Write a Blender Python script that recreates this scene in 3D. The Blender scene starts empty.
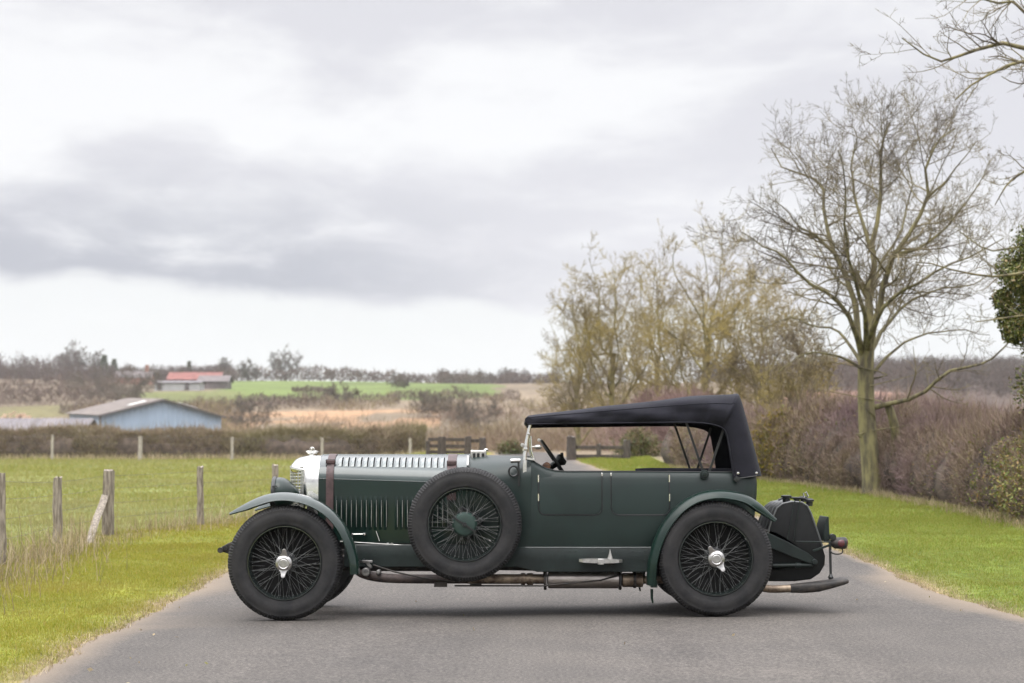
import bpy, math, random
import numpy as np
from mathutils import Vector

scn = bpy.context.scene
COL = scn.collection
RAD = math.radians

# ---------------------------------------------------------------- camera
F_PX = 1830.0
PITCH = math.atan((470 - 341.5) / F_PX)
CAM = np.array([0.0, -14.0, 1.15])
cam_d = bpy.data.cameras.new("camera")
cam_o = bpy.data.objects.new("camera", cam_d)
COL.objects.link(cam_o)
cam_o.location = CAM
cam_o.rotation_euler = (math.pi / 2 + PITCH, 0, 0)
cam_d.sensor_width = 36.0
cam_d.lens = 36.0 * F_PX / 1024.0
cam_d.clip_start = 0.1
cam_d.clip_end = 6000
cam_d.dof.use_dof = True
cam_d.dof.focus_distance = 14.25
cam_d.dof.aperture_fstop = 2.8
scn.camera = cam_o

# ---------------------------------------------------------------- world
SUN_EL, SUN_AZ = RAD(58), RAD(215)      # azimuth measured from +Y towards +X
world = bpy.data.worlds.new("World")
scn.world = world
world.use_nodes = True
wn, wl = world.node_tree.nodes, world.node_tree.links
wn.clear()


def wmath(op, a, b=None, c=None, clamp=False):
    n = wn.new("ShaderNodeMath")
    n.operation = op
    n.use_clamp = clamp
    for i, v in enumerate((a, b, c)):
        if v is None:
            continue
        if isinstance(v, (int, float)):
            n.inputs[i].default_value = v
        else:
            wl.new(v, n.inputs[i])
    return n.outputs[0]


def wstep(v, e0, e1):
    n = wn.new("ShaderNodeMapRange")
    n.interpolation_type = "SMOOTHSTEP"
    for i, x in enumerate((v, e0, e1, 0.0, 1.0)):
        if isinstance(x, (int, float)):
            n.inputs[i].default_value = x
        else:
            wl.new(x, n.inputs[i])
    return n.outputs[0]


def wmix(fac, a, b):
    n = wn.new("ShaderNodeMix")
    n.data_type = "RGBA"
    if isinstance(fac, (int, float)):
        n.inputs[0].default_value = fac
    else:
        wl.new(fac, n.inputs[0])
    for i, v in ((6, a), (7, b)):
        if isinstance(v, tuple):
            n.inputs[i].default_value = (*v, 1)
        else:
            wl.new(v, n.inputs[i])
    return n.outputs[2]


def wnoise(az, el, sx, sy, detail, off, dist=0.0, rough=0.5):
    c = wn.new("ShaderNodeCombineXYZ")
    wl.new(wmath("MULTIPLY", az, sx), c.inputs[0])
    wl.new(wmath("MULTIPLY", el, sy), c.inputs[1])
    c.inputs[2].default_value = off
    n = wn.new("ShaderNodeTexNoise")
    n.inputs["Scale"].default_value = 1.0
    n.inputs["Detail"].default_value = detail
    n.inputs["Roughness"].default_value = rough
    n.inputs["Distortion"].default_value = dist
    wl.new(c.outputs[0], n.inputs["Vector"])
    return n.outputs[0]


tc = wn.new("ShaderNodeTexCoord")
sep = wn.new("ShaderNodeSeparateXYZ")
wl.new(tc.outputs["Generated"], sep.inputs[0])
az = wmath("ARCTAN2", sep.outputs[0], sep.outputs[1])
el = wmath("ARCSINE", sep.outputs[2])
nA = wnoise(az, el, 5.0, 13.0, 8.0, 3.1, 0.35, 0.5)
nB = wnoise(az, el, 13.0, 34.0, 8.0, 7.7, 0.3, 0.52)
nC = wnoise(az, el, 9.0, 5.0, 4.0, 1.3, 0.0)
dens = wmath("ADD", wmath("MULTIPLY", nA, 0.72), wmath("MULTIPLY", nB, 0.28))
WHITE, LAV, DARK, LOW = (8.9, 8.9, 9.0), (6.95, 6.9, 7.3), (3.9, 4.05, 4.65), (8.2, 8.35, 8.3)
cloud = wmix(wstep(dens, 0.42, 0.60), WHITE, LAV)
band = wmath("MULTIPLY", wstep(el, 0.255, 0.225), wstep(el, 0.155, 0.19))
dens = wmath("SUBTRACT", wmath("ADD", dens, 0.07), wmath("MULTIPLY", wmath("MULTIPLY", band, wstep(az, 0.12, 0.0)), 0.085))
cloud = wmix(wstep(dens, 0.42, 0.62), WHITE, LAV)
# flat-based cloud bank low on the left, brighter gap of sky under it
edge = wmath("ADD", 0.0915, wmath("MULTIPLY", wmath("SUBTRACT", nC, 0.5), 0.028))
edge = wmath("ADD", edge, wmath("MULTIPLY", wmath("SUBTRACT", nB, 0.5), 0.024))
edge = wmath("SUBTRACT", edge, wmath("MULTIPLY", az, 0.03))
above = wstep(wmath("SUBTRACT", el, edge), -0.004, 0.007)
fade = wmath("SUBTRACT", 1.0, wstep(wmath("SUBTRACT", el, edge), 0.004, wmath("ADD", 0.035, wmath("MULTIPLY", nA, 0.09))))
side = wmath("SUBTRACT", 1.0, wstep(az, -0.13, 0.07))
bank = wmath("MULTIPLY", wmath("MULTIPLY", above, fade), side)
bank = wmath("MULTIPLY", bank, wstep(nB, 0.22, 0.55))
cloud = wmix(wmath("MULTIPLY", bank, 0.85), cloud, DARK)
cloud = wmix(wmath("MULTIPLY", wmath("SUBTRACT", 1.0, above), 0.85), cloud, LOW)
zen = wmath("ADD", 1.0, wmath("MULTIPLY", wmath("MAXIMUM", wmath("SUBTRACT", sep.outputs[2], 0.28), 0.0), 7.2))
vm = wn.new("ShaderNodeVectorMath")
vm.operation = "SCALE"
wl.new(cloud, vm.inputs[0])
wl.new(zen, vm.inputs["Scale"])
sky = wn.new("ShaderNodeTexSky")
sky.sky_type = "NISHITA"
sky.sun_disc = False
sky.sun_elevation = SUN_EL
sky.sun_rotation = SUN_AZ
full = wmix(0.94, sky.outputs[0], vm.outputs[0])
bg = wn.new("ShaderNodeBackground")
bg.inputs[1].default_value = 0.1
wl.new(full, bg.inputs[0])
wo = wn.new("ShaderNodeOutputWorld")
wl.new(bg.outputs[0], wo.inputs[0])

sun_d = bpy.data.lights.new("sun", "SUN")
sun_d.energy = 1.4
sun_d.angle = RAD(45)
sun_d.color = (1.0, 0.96, 0.9)
sun_o = bpy.data.objects.new("sun", sun_d)
COL.objects.link(sun_o)
sd = Vector((math.sin(SUN_AZ) * math.cos(SUN_EL), math.cos(SUN_AZ) * math.cos(SUN_EL), math.sin(SUN_EL)))
sun_o.rotation_euler = sd.to_track_quat("Z", "Y").to_euler()
sun_o.location = (0, 0, 60)

scn.view_settings.view_transform = "Standard"
scn.view_settings.look = "None"
scn.view_settings.exposure = 0.14
scn.view_settings.gamma = 1.0
scn.view_settings.use_curve_mapping = False
scn.cycles.max_bounces = 6
scn.cycles.diffuse_bounces = 3
scn.cycles.glossy_bounces = 3
scn.cycles.transparent_max_bounces = 6
scn.cycles.caustics_reflective = False
scn.cycles.caustics_refractive = False

# ---------------------------------------------------------------- materials


def new_mat(name):
    m = bpy.data.materials.new(name)
    m.use_nodes = True
    nt = m.node_tree
    return m, nt.nodes, nt.links, nt.nodes["Principled BSDF"]


def mat(name, base, rough=0.5, metal=0.0, vary=0.0, scale=8.0, bump=0.0, bscale=40.0, coat=0.0, spec=0.5, second=None, detail=6.0,
        lo=0.4, hi=0.6, rvary=0.0, stretch=None, sheen=0.0):
    m, n, l, p = new_mat(name)
    p.inputs["Base Color"].default_value = (*base, 1)
    p.inputs["Roughness"].default_value = rough
    p.inputs["Metallic"].default_value = metal
    p.inputs["Specular IOR Level"].default_value = spec
    if coat:
        p.inputs["Coat Weight"].default_value = coat
        p.inputs["Coat Roughness"].default_value = 0.06
    if sheen:
        p.inputs["Sheen Weight"].default_value = sheen
        p.inputs["Sheen Roughness"].default_value = 0.5
    tcn = n.new("ShaderNodeTexCoord")
    src = tcn.outputs["Object"]
    if stretch:
        mp = n.new("ShaderNodeMapping")
        mp.inputs["Scale"].default_value = stretch
        l.new(src, mp.inputs[0])
        src = mp.outputs[0]
    if vary or second:
        t = n.new("ShaderNodeTexNoise")
        t.inputs["Scale"].default_value = scale
        t.inputs["Detail"].default_value = detail
        t.inputs["Roughness"].default_value = 0.62
        l.new(src, t.inputs["Vector"])
        r = n.new("ShaderNodeValToRGB")
        r.color_ramp.elements[0].position = lo
        r.color_ramp.elements[1].position = hi
        r.color_ramp.elements[0].color = (*[c * (1 - vary) for c in base], 1)
        b2 = second if second else [min(1, c * (1 + vary)) for c in base]
        r.color_ramp.elements[1].color = (*b2, 1)
        l.new(t.outputs[0], r.inputs[0])
        l.new(r.outputs[0], p.inputs["Base Color"])
        if rvary:
            mr = n.new("ShaderNodeMapRange")
            mr.inputs[3].default_value = rough - rvary
            mr.inputs[4].default_value = rough + rvary
            l.new(t.outputs[0], mr.inputs[0])
            l.new(mr.outputs[0], p.inputs["Roughness"])
    if bump:
        t2 = n.new("ShaderNodeTexNoise")
        t2.inputs["Scale"].default_value = bscale
        t2.inputs["Detail"].default_value = 4
        l.new(src, t2.inputs["Vector"])
        b = n.new("ShaderNodeBump")
        b.inputs["Strength"].default_value = bump
        b.inputs["Distance"].default_value = 0.01
        l.new(t2.outputs[0], b.inputs["Height"])
        l.new(b.outputs[0], p.inputs["Normal"])
    return m


def mat_island(name, colors, rough=0.7, spec=0.2, noise=None, trans=0.0):
    """Every separate blade, twig or leaf picks its own colour of the list."""
    m, n, l, p = new_mat(name)
    p.inputs["Roughness"].default_value = rough
    p.inputs["Specular IOR Level"].default_value = spec
    g = n.new("ShaderNodeNewGeometry")
    r = n.new("ShaderNodeValToRGB")
    e = r.color_ramp.elements
    while len(e) < len(colors):
        e.new(0.5)
    for i, c in enumerate(colors):
        e[i].position = i / max(1, len(colors) - 1)
        e[i].color = (*c, 1)
    l.new(g.outputs["Random Per Island"], r.inputs[0])
    out = r.outputs[0]
    if noise:
        sc, other, lo, hi = noise
        tcn = n.new("ShaderNodeTexCoord")
        t = n.new("ShaderNodeTexNoise")
        t.inputs["Scale"].default_value = sc
        t.inputs["Detail"].default_value = 3
        l.new(tcn.outputs["Object"], t.inputs["Vector"])
        mr = n.new("ShaderNodeMapRange")
        mr.inputs[1].default_value = lo
        mr.inputs[2].default_value = hi
        l.new(t.outputs[0], mr.inputs[0])
        mx = n.new("ShaderNodeMix")
        mx.data_type = "RGBA"
        l.new(mr.outputs[0], mx.inputs[0])
        l.new(out, mx.inputs[6])
        mx.inputs[7].default_value = (*other, 1)
        out = mx.outputs[2]
    l.new(out, p.inputs["Base Color"])
    if trans:
        tr = n.new("ShaderNodeBsdfTranslucent")
        l.new(out, tr.inputs[0])
        ms = n.new("ShaderNodeMixShader")
        ms.inputs[0].default_value = trans
        l.new(p.outputs[0], ms.inputs[1])
        l.new(tr.outputs[0], ms.inputs[2])
        l.new(ms.outputs[0], n["Material Output"].inputs[0])
    return m


# ---------------------------------------------------------------- mesh tools


class MB:
    def __init__(s):
        s.V, s.L, s.T, s.n = [], [], [], 0

    def add(s, V, F):
        V = np.asarray(V, float).reshape(-1, 3)
        if isinstance(F, np.ndarray):
            s.L.append(F.reshape(-1) + s.n)
            s.T.append(np.full(len(F), F.shape[1]))
        else:
            for f in F:
                s.L.append(np.asarray(f) + s.n)
                s.T.append(np.array([len(f)]))
        s.V.append(V)
        s.n += len(V)
        return s

    def grid(s, P, close_u=False, close_v=False, cap0=False, cap1=False):
        """P[u][v] rows of points; faces between neighbours."""
        P = np.asarray(P, float)
        U, W = P.shape[:2]
        iu = np.arange(U if close_u else U - 1)
        iv = np.arange(W if close_v else W - 1)
        a, b = np.meshgrid(iu, iv, indexing="ij")
        a2, b2 = (a + 1) % U, (b + 1) % W
        F = np.stack([a * W + b, a2 * W + b, a2 * W + b2, a * W + b2], -1).reshape(-1, 4)
        base = s.n
        s.add(P.reshape(-1, 3), F)
        for flag, row, rev in ((cap0, 0, False), (cap1, U - 1, True)):
            if flag:
                idx = np.arange(W) + row * W
                s.L.append((idx[::-1] if rev else idx) + base)
                s.T.append(np.array([W]))
        return s

    def tube(s, path, r, k=8, cap=True):
        P = np.asarray(path, float)
        n = len(P)
        r = np.broadcast_to(np.asarray(r, float), (n,))
        T = np.gradient(P, axis=0)
        T /= np.linalg.norm(T, axis=1)[:, None] + 1e-12
        ref = np.array([0, 0, 1.0]) if abs(T[0][2]) < 0.9 else np.array([0, 1.0, 0])
        rings = []
        A = np.cross(T[0], ref)
        A /= np.linalg.norm(A)
        for i in range(n):
            A = A - T[i] * A.dot(T[i])
            A /= np.linalg.norm(A) + 1e-12
            B = np.cross(T[i], A)
            an = np.arange(k) * 2 * math.pi / k
            rings.append(P[i] + r[i] * (np.cos(an)[:, None] * A + np.sin(an)[:, None] * B))
        return s.grid(rings, close_v=True, cap0=cap, cap1=cap)

    def box(s, c, size, R=None):
        h = np.array(size) / 2.0
        V = np.array([[x, y, z] for x in (-1, 1) for y in (-1, 1) for z in (-1, 1)]) * h
        if R is not None:
            V = V @ np.asarray(R).T
        return s.add(V + np.array(c), [(0, 1, 3, 2), (4, 6, 7, 5), (0, 4, 5, 1), (2, 3, 7, 6), (0, 2, 6, 4), (1, 5, 7, 3)])

    def bar(s, a, b, w, h):
        """square bar from a to b, w across, h in the other direction"""
        a, b = np.array(a, float), np.array(b, float)
        t = b - a
        L = np.linalg.norm(t)
        t /= L
        ref = np.array([0, 1.0, 0]) if abs(t[1]) < 0.9 else np.array([0, 0, 1.0])
        n1 = np.cross(t, ref)
        n1 /= np.linalg.norm(n1)
        n2 = np.cross(t, n1)
        return s.box((a + b) / 2, (L, h, w), np.stack([t, n2, n1], 1))

    def lathe(s, prof, c=(0, 0, 0), axis="y", n=48, close=False, rmod=None):
        """prof: (radius, position along the axis)"""
        an = np.arange(n) * 2 * math.pi / n
        rows = []
        for j, (r, a) in enumerate(prof):
            rr = np.full(n, r) if rmod is None else r + rmod(j, np.arange(n))
            if axis == "y":
                rows.append(np.stack([rr * np.cos(an), np.full(n, a), rr * np.sin(an)], 1))
            elif axis == "x":
                rows.append(np.stack([np.full(n, a), rr * np.cos(an), rr * np.sin(an)], 1))
            else:
                rows.append(np.stack([rr * np.cos(an), rr * np.sin(an), np.full(n, a)], 1))
        P = np.array(rows) + np.array(c)
        return s.grid(P, close_u=close, close_v=True, cap0=not close and prof[0][0] > 1e-4, cap1=not close and prof[-1][0] > 1e-4)

    def prism(s, poly, y0, y1, inset=0.0):
        """polygon in x,z pushed from y0 to y1"""
        P = np.asarray(poly, float)
        a = np.column_stack([P[:, 0], np.full(len(P), y0), P[:, 1]])
        b = np.column_stack([P[:, 0], np.full(len(P), y1), P[:, 1]])
        return s.grid([a, b], close_v=True, cap0=True, cap1=True)

    def build(s, name, m, parent=None, smooth=35, bevel=0, seg=2):
        me = bpy.data.meshes.new(name)
        V = np.concatenate(s.V)
        L = np.concatenate(s.L).astype(np.int32)
        T = np.concatenate(s.T).astype(np.int32)
        me.vertices.add(len(V))
        me.vertices.foreach_set("co", V.astype(np.float32).ravel())
        me.loops.add(len(L))
        me.loops.foreach_set("vertex_index", L)
        me.polygons.add(len(T))
        me.polygons.foreach_set("loop_start", np.concatenate([[0], np.cumsum(T)[:-1]]).astype(np.int32))
        me.polygons.foreach_set("loop_total", T)
        me.polygons.foreach_set("use_smooth", np.full(len(T), bool(smooth)))
        me.update(calc_edges=True)
        if smooth and smooth < 180:
            me.set_sharp_from_angle(angle=RAD(smooth))
        if m:
            me.materials.append(m)
        o = bpy.data.objects.new(name, me)
        COL.objects.link(o)
        if parent is not None:
            o.parent = parent
        if bevel:
            b = o.modifiers.new("bevel", "BEVEL")
            b.width = bevel
            b.segments = seg
            b.limit_method = "ANGLE"
        return o


def tag(o, label=None, cat=None, group=None, kind=None):
    if label:
        o["label"] = label
    if cat:
        o["category"] = cat
    if group:
        o["group"] = group
    if kind:
        o["kind"] = kind
    return o


def empty(name, loc, label, cat, group=None):
    o = bpy.data.objects.new(name, None)
    COL.objects.link(o)
    o.location = loc
    o.empty_display_size = 0.2
    return tag(o, label, cat, group)


def copy_tree(o, parent=None):
    c = o.copy()
    COL.objects.link(c)
    if parent is not None:
        c.parent = parent
    for ch in [x for x in o.children]:
        copy_tree(ch, c)
    return c


def at(px, py, Y):
    """the point of the plane y=Y that stands where the photograph has pixel px,py"""
    u, v = (px - 512) / F_PX, (341.5 - py) / F_PX
    d = np.array([u, math.cos(PITCH) - v * math.sin(PITCH), math.sin(PITCH) + v * math.cos(PITCH)])
    return CAM + d * ((Y - CAM[1]) / d[1])


def smoothpath(pts, n):
    """Catmull-Rom through the points, n samples"""
    P = np.asarray(pts, float)
    P = np.vstack([2 * P[0] - P[1], P, 2 * P[-1] - P[-2]])
    seg = len(P) - 3
    out = []
    for t in np.linspace(0, seg - 1e-9, n):
        i = int(t)
        f = t - i
        a, b, c, d = P[i:i + 4]
        out.append(0.5 * ((2 * b) + (-a + c) * f + (2 * a - 5 * b + 4 * c - d) * f ** 2 + (-a + 3 * b - 3 * c + d) * f ** 3))
    return np.array(out)


# ---------------------------------------------------------------- ground shape
_dt = np.arange(-400, 2600, 0.5)
_pr = np.interp(_dt, [-400, 16, 25, 51, 62, 110, 160, 220, 300, 420, 550, 750, 1000, 2600],
                [0, 0, 0.36, 1.40, 1.7, 2.2, 2.6, 4.5, 11, 20, 27.5, 36, 40, 40])
_pl = np.interp(_dt, [-400, 16, 25, 80, 110, 160, 220, 300, 420, 550, 750, 1000, 2600],
                [0, 0, 0.35, 1.59, 1.9, 2.5, 4.5, 11, 20, 27.5, 36, 40, 40])
_k = np.hanning(9)
_k /= _k.sum()
_pr = np.convolve(np.pad(_pr, 4, "edge"), _k, "valid")
_pl = np.convolve(np.pad(_pl, 4, "edge"), _k, "valid")


def G(x, y):
    x, y = np.asarray(x, float), np.asarray(y, float)
    d = y + 14
    w = np.clip((x + 7) / 5.0, 0, 1)
    w = w * w * (3 - 2 * w)
    z = np.interp(d, _dt, _pl) * (1 - w) + np.interp(d, _dt, _pr) * w
    z = z + 0.009 * np.clip(x + 1.75, -2, 6)
    far = np.clip((d - 130) / 150, 0, 1)
    z = z + far * (0.8 * np.sin(x * 0.021 + 1.3) * np.cos(d * 0.017) + 0.5 * np.sin(x * 0.05 + d * 0.03))
    return z


def on_ground(px, py, y0=0.0, y1=1500.0):
    ys = np.concatenate([np.arange(-8, 100, 0.05), np.arange(100, 1500, 1.0)])
    ys = ys[(ys >= y0) & (ys <= y1)]
    u, v = (px - 512) / F_PX, (341.5 - py) / F_PX
    d = np.array([u, math.cos(PITCH) - v * math.sin(PITCH), math.sin(PITCH) + v * math.cos(PITCH)])
    t = (ys - CAM[1]) / d[1]
    X, Z = CAM[0] + d[0] * t, CAM[2] + d[2] * t
    below = np.nonzero(Z <= G(X, ys))[0]
    i = below[0] if len(below) else -1
    return np.array([X[i], ys[i], float(G(X[i], ys[i]))])


ROAD_D = np.array([-120, -20, 0, 9.9, 14.7, 18, 25, 33, 42, 51, 60, 90, 140])
ROAD_L = np.array([-2.6, -2.6, -2.6, -2.70, -2.92, -2.92, -2.7, -2.2, -1.4, -0.75, -0.6, -0.6, -0.6])
ROAD_R = np.array([3.9, 3.9, 3.9, 3.85, 3.8, 3.76, 3.6, 3.1, 2.3, 1.7, 1.6, 1.6, 1.6])


def wig(t, a, seed):
    r = np.random.default_rng(seed)
    s = np.zeros_like(t)
    for k in range(8):
        f = 0.5 * 1.9 ** k
        s += a / (1.25 ** k) * np.sin(f * t + r.uniform(0, 6.28))
    return s


def road_l(d):
    return np.interp(d, ROAD_D, ROAD_L) + wig(d, 0.028, 1)


def road_r(d):
    return np.interp(d, ROAD_D, ROAD_R) + wig(d, 0.028, 2)


def hash_noise(x, y, seed=0):
    """cheap smooth value noise"""
    r = np.random.default_rng(seed)
    tab = r.random((64, 64))
    xi, yi = np.floor(x).astype(int), np.floor(y).astype(int)
    fx, fy = x - xi, y - yi
    fx, fy = fx * fx * (3 - 2 * fx), fy * fy * (3 - 2 * fy)
    g = lambda i, j: tab[i % 64, j % 64]
    return (g(xi, yi) * (1 - fx) + g(xi + 1, yi) * fx) * (1 - fy) + (g(xi, yi + 1) * (1 - fx) + g(xi + 1, yi + 1) * fx) * fy


# fence line on the left (x at distance d), dead grass grows along it
FENCE_PIX = [(0, 570), (58, 548), (107, 538), (200, 527), (275, 518)]
FENCE = [on_ground(px, py) for px, py in FENCE_PIX]
FENCE_D = np.array([-60, 8] + [p[1] + 14 for p in FENCE] + [44, 52])
FENCE_X = np.array([-5.6, -5.5] + [p[0] for p in FENCE] + [-2.4, -2.1])


def fence_x(d):
    return np.interp(d, FENCE_D, FENCE_X)


# right hedge: front foot
HEDGE_PIX = [(1024, 527), (950, 510), (865, 494), (775, 483), (700, 473), (655, 466)]
HEDGE = [on_ground(px, py) for px, py in HEDGE_PIX]
HEDGE_D = np.array([-60, 6] + [p[1] + 14 for p in HEDGE])
HEDGE_X = np.array([7.6, 7.4] + [p[0] for p in HEDGE])


def hedge_x(d):
    return np.interp(d, HEDGE_D, HEDGE_X)


def surf(x, y):
    """ground height with the turf's own unevenness, road bed left out"""
    x, y = np.asarray(x, float), np.asarray(y, float)
    d = y + 14
    z = G(x, y)
    inr = (x > road_l(d) + 0.15) & (x < road_r(d) - 0.15) & (d < 130)
    e = np.minimum(np.abs(x - road_l(d)), np.abs(x - road_r(d)))
    bump = (hash_noise(x * 1.3, y * 1.3, 5) - 0.5) * 0.04 * (~inr) * (np.abs(x) < 40)
    z = z - 0.03 * inr + np.where(e < 0.5, 0, bump)
    # soil bank along the verge, two or three cm above the road edge
    on = (x > road_l(d)) & (x < road_r(d)) & (d < 130)
    return z + 0.03 * np.clip((e - 0.05) / 0.4, 0, 1) * (~on) * (d < 130) - 0.010 * on * (~inr)

# ---------------------------------------------------------------- terrain sheet


def spaced(lim0, lim1, fine0, fine1, step, grow):
    v = list(np.arange(fine0, fine1, step))
    s, p = step, fine1
    while p < lim1:
        v.append(p)
        s *= grow
        p += s
    v.append(lim1)
    s, p, lo = step, fine0, []
    while p > lim0:
        s *= grow
        p -= s
        lo.append(max(p, lim0))
    return np.array(sorted(set(lo)) + v)


xs = spaced(-1400, 1400, -9, 9, 0.22, 1.05)
ys = spaced(-400, 2200, -6, 45, 0.3, 1.028)
XX, YY = np.meshgrid(xs, ys, indexing="ij")
DD = YY + 14
ZZ = surf(XX, YY)
tmb = MB().grid(np.stack([XX, YY, ZZ], -1))

m_ground, n_, l_, p_ = new_mat("ground_cover")
p_.inputs["Roughness"].default_value = 0.9
p_.inputs["Specular IOR Level"].default_value = 0.15
att = n_.new("ShaderNodeAttribute")
att.attribute_name = "cover"
tcn = n_.new("ShaderNodeTexCoord")
prev = att.outputs["Color"]
for sc_, amt_ in ((0.035, 0.25), (0.6, 0.28), (9.0, 0.4)):
    t_ = n_.new("ShaderNodeTexNoise")
    t_.inputs["Scale"].default_value = sc_
    t_.inputs["Detail"].default_value = 6
    l_.new(tcn.outputs["Object"], t_.inputs["Vector"])
    mr_ = n_.new("ShaderNodeMapRange")
    mr_.inputs[1].default_value = 0.3
    mr_.inputs[2].default_value = 0.7
    mr_.inputs[3].default_value = 1 - amt_
    mr_.inputs[4].default_value = 1 + amt_
    l_.new(t_.outputs[0], mr_.inputs[0])
    v_ = n_.new("ShaderNodeVectorMath")
    v_.operation = "SCALE"
    l_.new(prev, v_.inputs[0])
    l_.new(mr_.outputs[0], v_.inputs["Scale"])
    prev = v_.outputs[0]
l_.new(prev, p_.inputs["Base Color"])
terrain = tmb.build("ground", m_ground, smooth=180)
tag(terrain, kind="structure")

C_VERGE = np.array([0.165, 0.180, 0.026])
C_FIELD = np.array([0.150, 0.165, 0.050])
C_DIRT = np.array([0.20, 0.145, 0.085])
C_STRAW = np.array([0.20, 0.16, 0.08])
C_SCRUB = np.array([0.16, 0.125, 0.085])
C_BRACK = np.array([0.28, 0.175, 0.10])
C_GREEN = np.array([0.105, 0.138, 0.036])
C_PLOUGH = np.array([0.26, 0.15, 0.11])


def blend(c, new, m):
    return c * (1 - m[..., None]) + new * m[..., None]


cov = np.zeros(XX.shape + (3,)) + np.where((XX > 0)[..., None], np.array([0.125, 0.165, 0.026]), C_VERGE)
wob = hash_noise(XX * 0.15, YY * 0.15, 9)
cov = blend(cov, C_FIELD, np.clip((fence_x(DD) - XX) / 0.6, 0, 1) * (DD > -60))
fe = np.exp(-((XX - fence_x(DD) - 0.1) / 0.55) ** 2) * (DD < 55)
cov = blend(cov, C_STRAW, np.clip(fe * 0.8, 0, 1))
sc_m = np.clip((DD - 82) / 4, 0, 1)
sc_m = np.where(XX > hedge_x(np.minimum(DD, 45)), np.clip((XX - hedge_x(np.minimum(DD, 45)) - 0.0) / 0.3, 0, 1), sc_m)
sc_m = np.where((XX > -0.4) & (DD > 53), 1.0, sc_m)
cov = blend(cov, C_SCRUB, sc_m)
ed = np.minimum(np.abs(XX - road_l(DD)), np.abs(XX - road_r(DD))) * (DD < 130) + 9 * (DD >= 130)
cov = blend(cov, C_DIRT, np.clip(1.2 - ed / (0.10 + 0.30 * hash_noise(XX * 1.1, YY * 1.1, 3)), 0, 1))
A = XX / np.maximum(DD, 1)
P_ = 512 + A * F_PX
cov = blend(cov, C_BRACK, ((DD > 250) & (DD < 288) & (P_ > 225) & (P_ < 440) & (wob > 0.35)).astype(float))
cov = blend(cov, C_BRACK * np.array([1.1, 1.2, 1.3]), ((DD > 230) & (DD < 262) & (P_ < 80) & (P_ > 0)).astype(float))
cov = blend(cov, C_GREEN, ((DD > 322 + 40 * np.clip((P_ - 420) / 100, 0, 1)) & (DD < 560) & (P_ > 218) & (P_ < 475 + 40 * wob)).astype(float))
cov = blend(cov, np.array([0.135, 0.12, 0.055]), ((DD > 262) & (DD < 330) & (P_ > -200) & (P_ < 75) & (wob > 0.2)).astype(float))
cov = blend(cov, C_GREEN * np.array([1.1, 0.9, 1.2]), ((DD > 305) & (DD < 380) & (P_ > 120) & (P_ < 240)).astype(float))
cov = blend(cov, np.array([0.085, 0.062, 0.048]), ((DD > 60) & (P_ > 740)).astype(float))
cov = blend(cov, C_PLOUGH, ((DD > 285) & (DD < 370) & (P_ > 780) & (P_ < 900)).astype(float))
ca = terrain.data.color_attributes.new("cover", "FLOAT_COLOR", "POINT")
ca.data.foreach_set("color", np.concatenate([cov, np.ones(cov.shape[:2] + (1,))], -1).astype(np.float32).ravel())

# ---------------------------------------------------------------- road
m_road, n_, l_, p_ = new_mat("worn_asphalt")
p_.inputs["Roughness"].default_value = 0.82
p_.inputs["Specular IOR Level"].default_value = 0.3
tcn = n_.new("ShaderNodeTexCoord")


def noise_node(scale, detail=4, rough=0.6, stretch=None):
    t = n_.new("ShaderNodeTexNoise")
    t.inputs["Scale"].default_value = scale
    t.inputs["Detail"].default_value = detail
    t.inputs["Roughness"].default_value = rough
    if stretch:
        mp = n_.new("ShaderNodeMapping")
        mp.inputs["Scale"].default_value = stretch
        l_.new(tcn.outputs["Object"], mp.inputs[0])
        l_.new(mp.outputs[0], t.inputs["Vector"])
    else:
        l_.new(tcn.outputs["Object"], t.inputs["Vector"])
    return t.outputs[0]


def ramp(src, stops):
    r = n_.new("ShaderNodeValToRGB")
    e = r.color_ramp.elements
    while len(e) < len(stops):
        e.new(0.5)
    for i, (pos, c) in enumerate(stops):
        e[i].position = pos
        e[i].color = (*c, 1)
    l_.new(src, r.inputs[0])
    return r.outputs[0]


def mixn(fac, a, b, mode="MIX"):
    x = n_.new("ShaderNodeMix")
    x.data_type = "RGBA"
    x.blend_type = mode
    if isinstance(fac, (int, float)):
        x.inputs[0].default_value = fac
    else:
        l_.new(fac, x.inputs[0])
    l_.new(a, x.inputs[6])
    if isinstance(b, tuple):
        x.inputs[7].default_value = (*b, 1)
    else:
        l_.new(b, x.inputs[7])
    return x.outputs[2]


agg = ramp(noise_node(46, 5, 0.85), [(0.36, (0.030, 0.0275, 0.0245)), (0.50, (0.080, 0.0725, 0.065)), (0.64, (0.165, 0.149, 0.132))])
big = ramp(noise_node(0.7, 5), [(0.3, (0.80, 0.80, 0.81)), (0.7, (1.14, 1.12, 1.10))])
trk = ramp(noise_node(1.0, 4, 0.6, (2.2, 0.12, 1)), [(0.35, (0.9, 0.9, 0.9)), (0.65, (1.06, 1.06, 1.06))])
c_ = mixn(1.0, agg, big, "MULTIPLY")
c_ = mixn(1.0, c_, trk, "MULTIPLY")
vor = n_.new("ShaderNodeTexVoronoi")
vor.inputs["Scale"].default_value = 26
l_.new(tcn.outputs["Object"], vor.inputs["Vector"])
chip = ramp(vor.outputs["Distance"], [(0.05, (1, 1, 1)), (0.13, (0, 0, 0))])
chipsel = ramp(noise_node(14, 2), [(0.60, (0, 0, 0)), (0.66, (1, 1, 1))])
cs_ = mixn(1.0, chip, chipsel, "MULTIPLY")
c_ = mixn(cs_, c_, (0.27, 0.245, 0.22))
edg = n_.new("ShaderNodeAttribute")
edg.attribute_name = "edge"
c_ = mixn(edg.outputs["Fac"], c_, (0.19, 0.15, 0.11))
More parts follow.
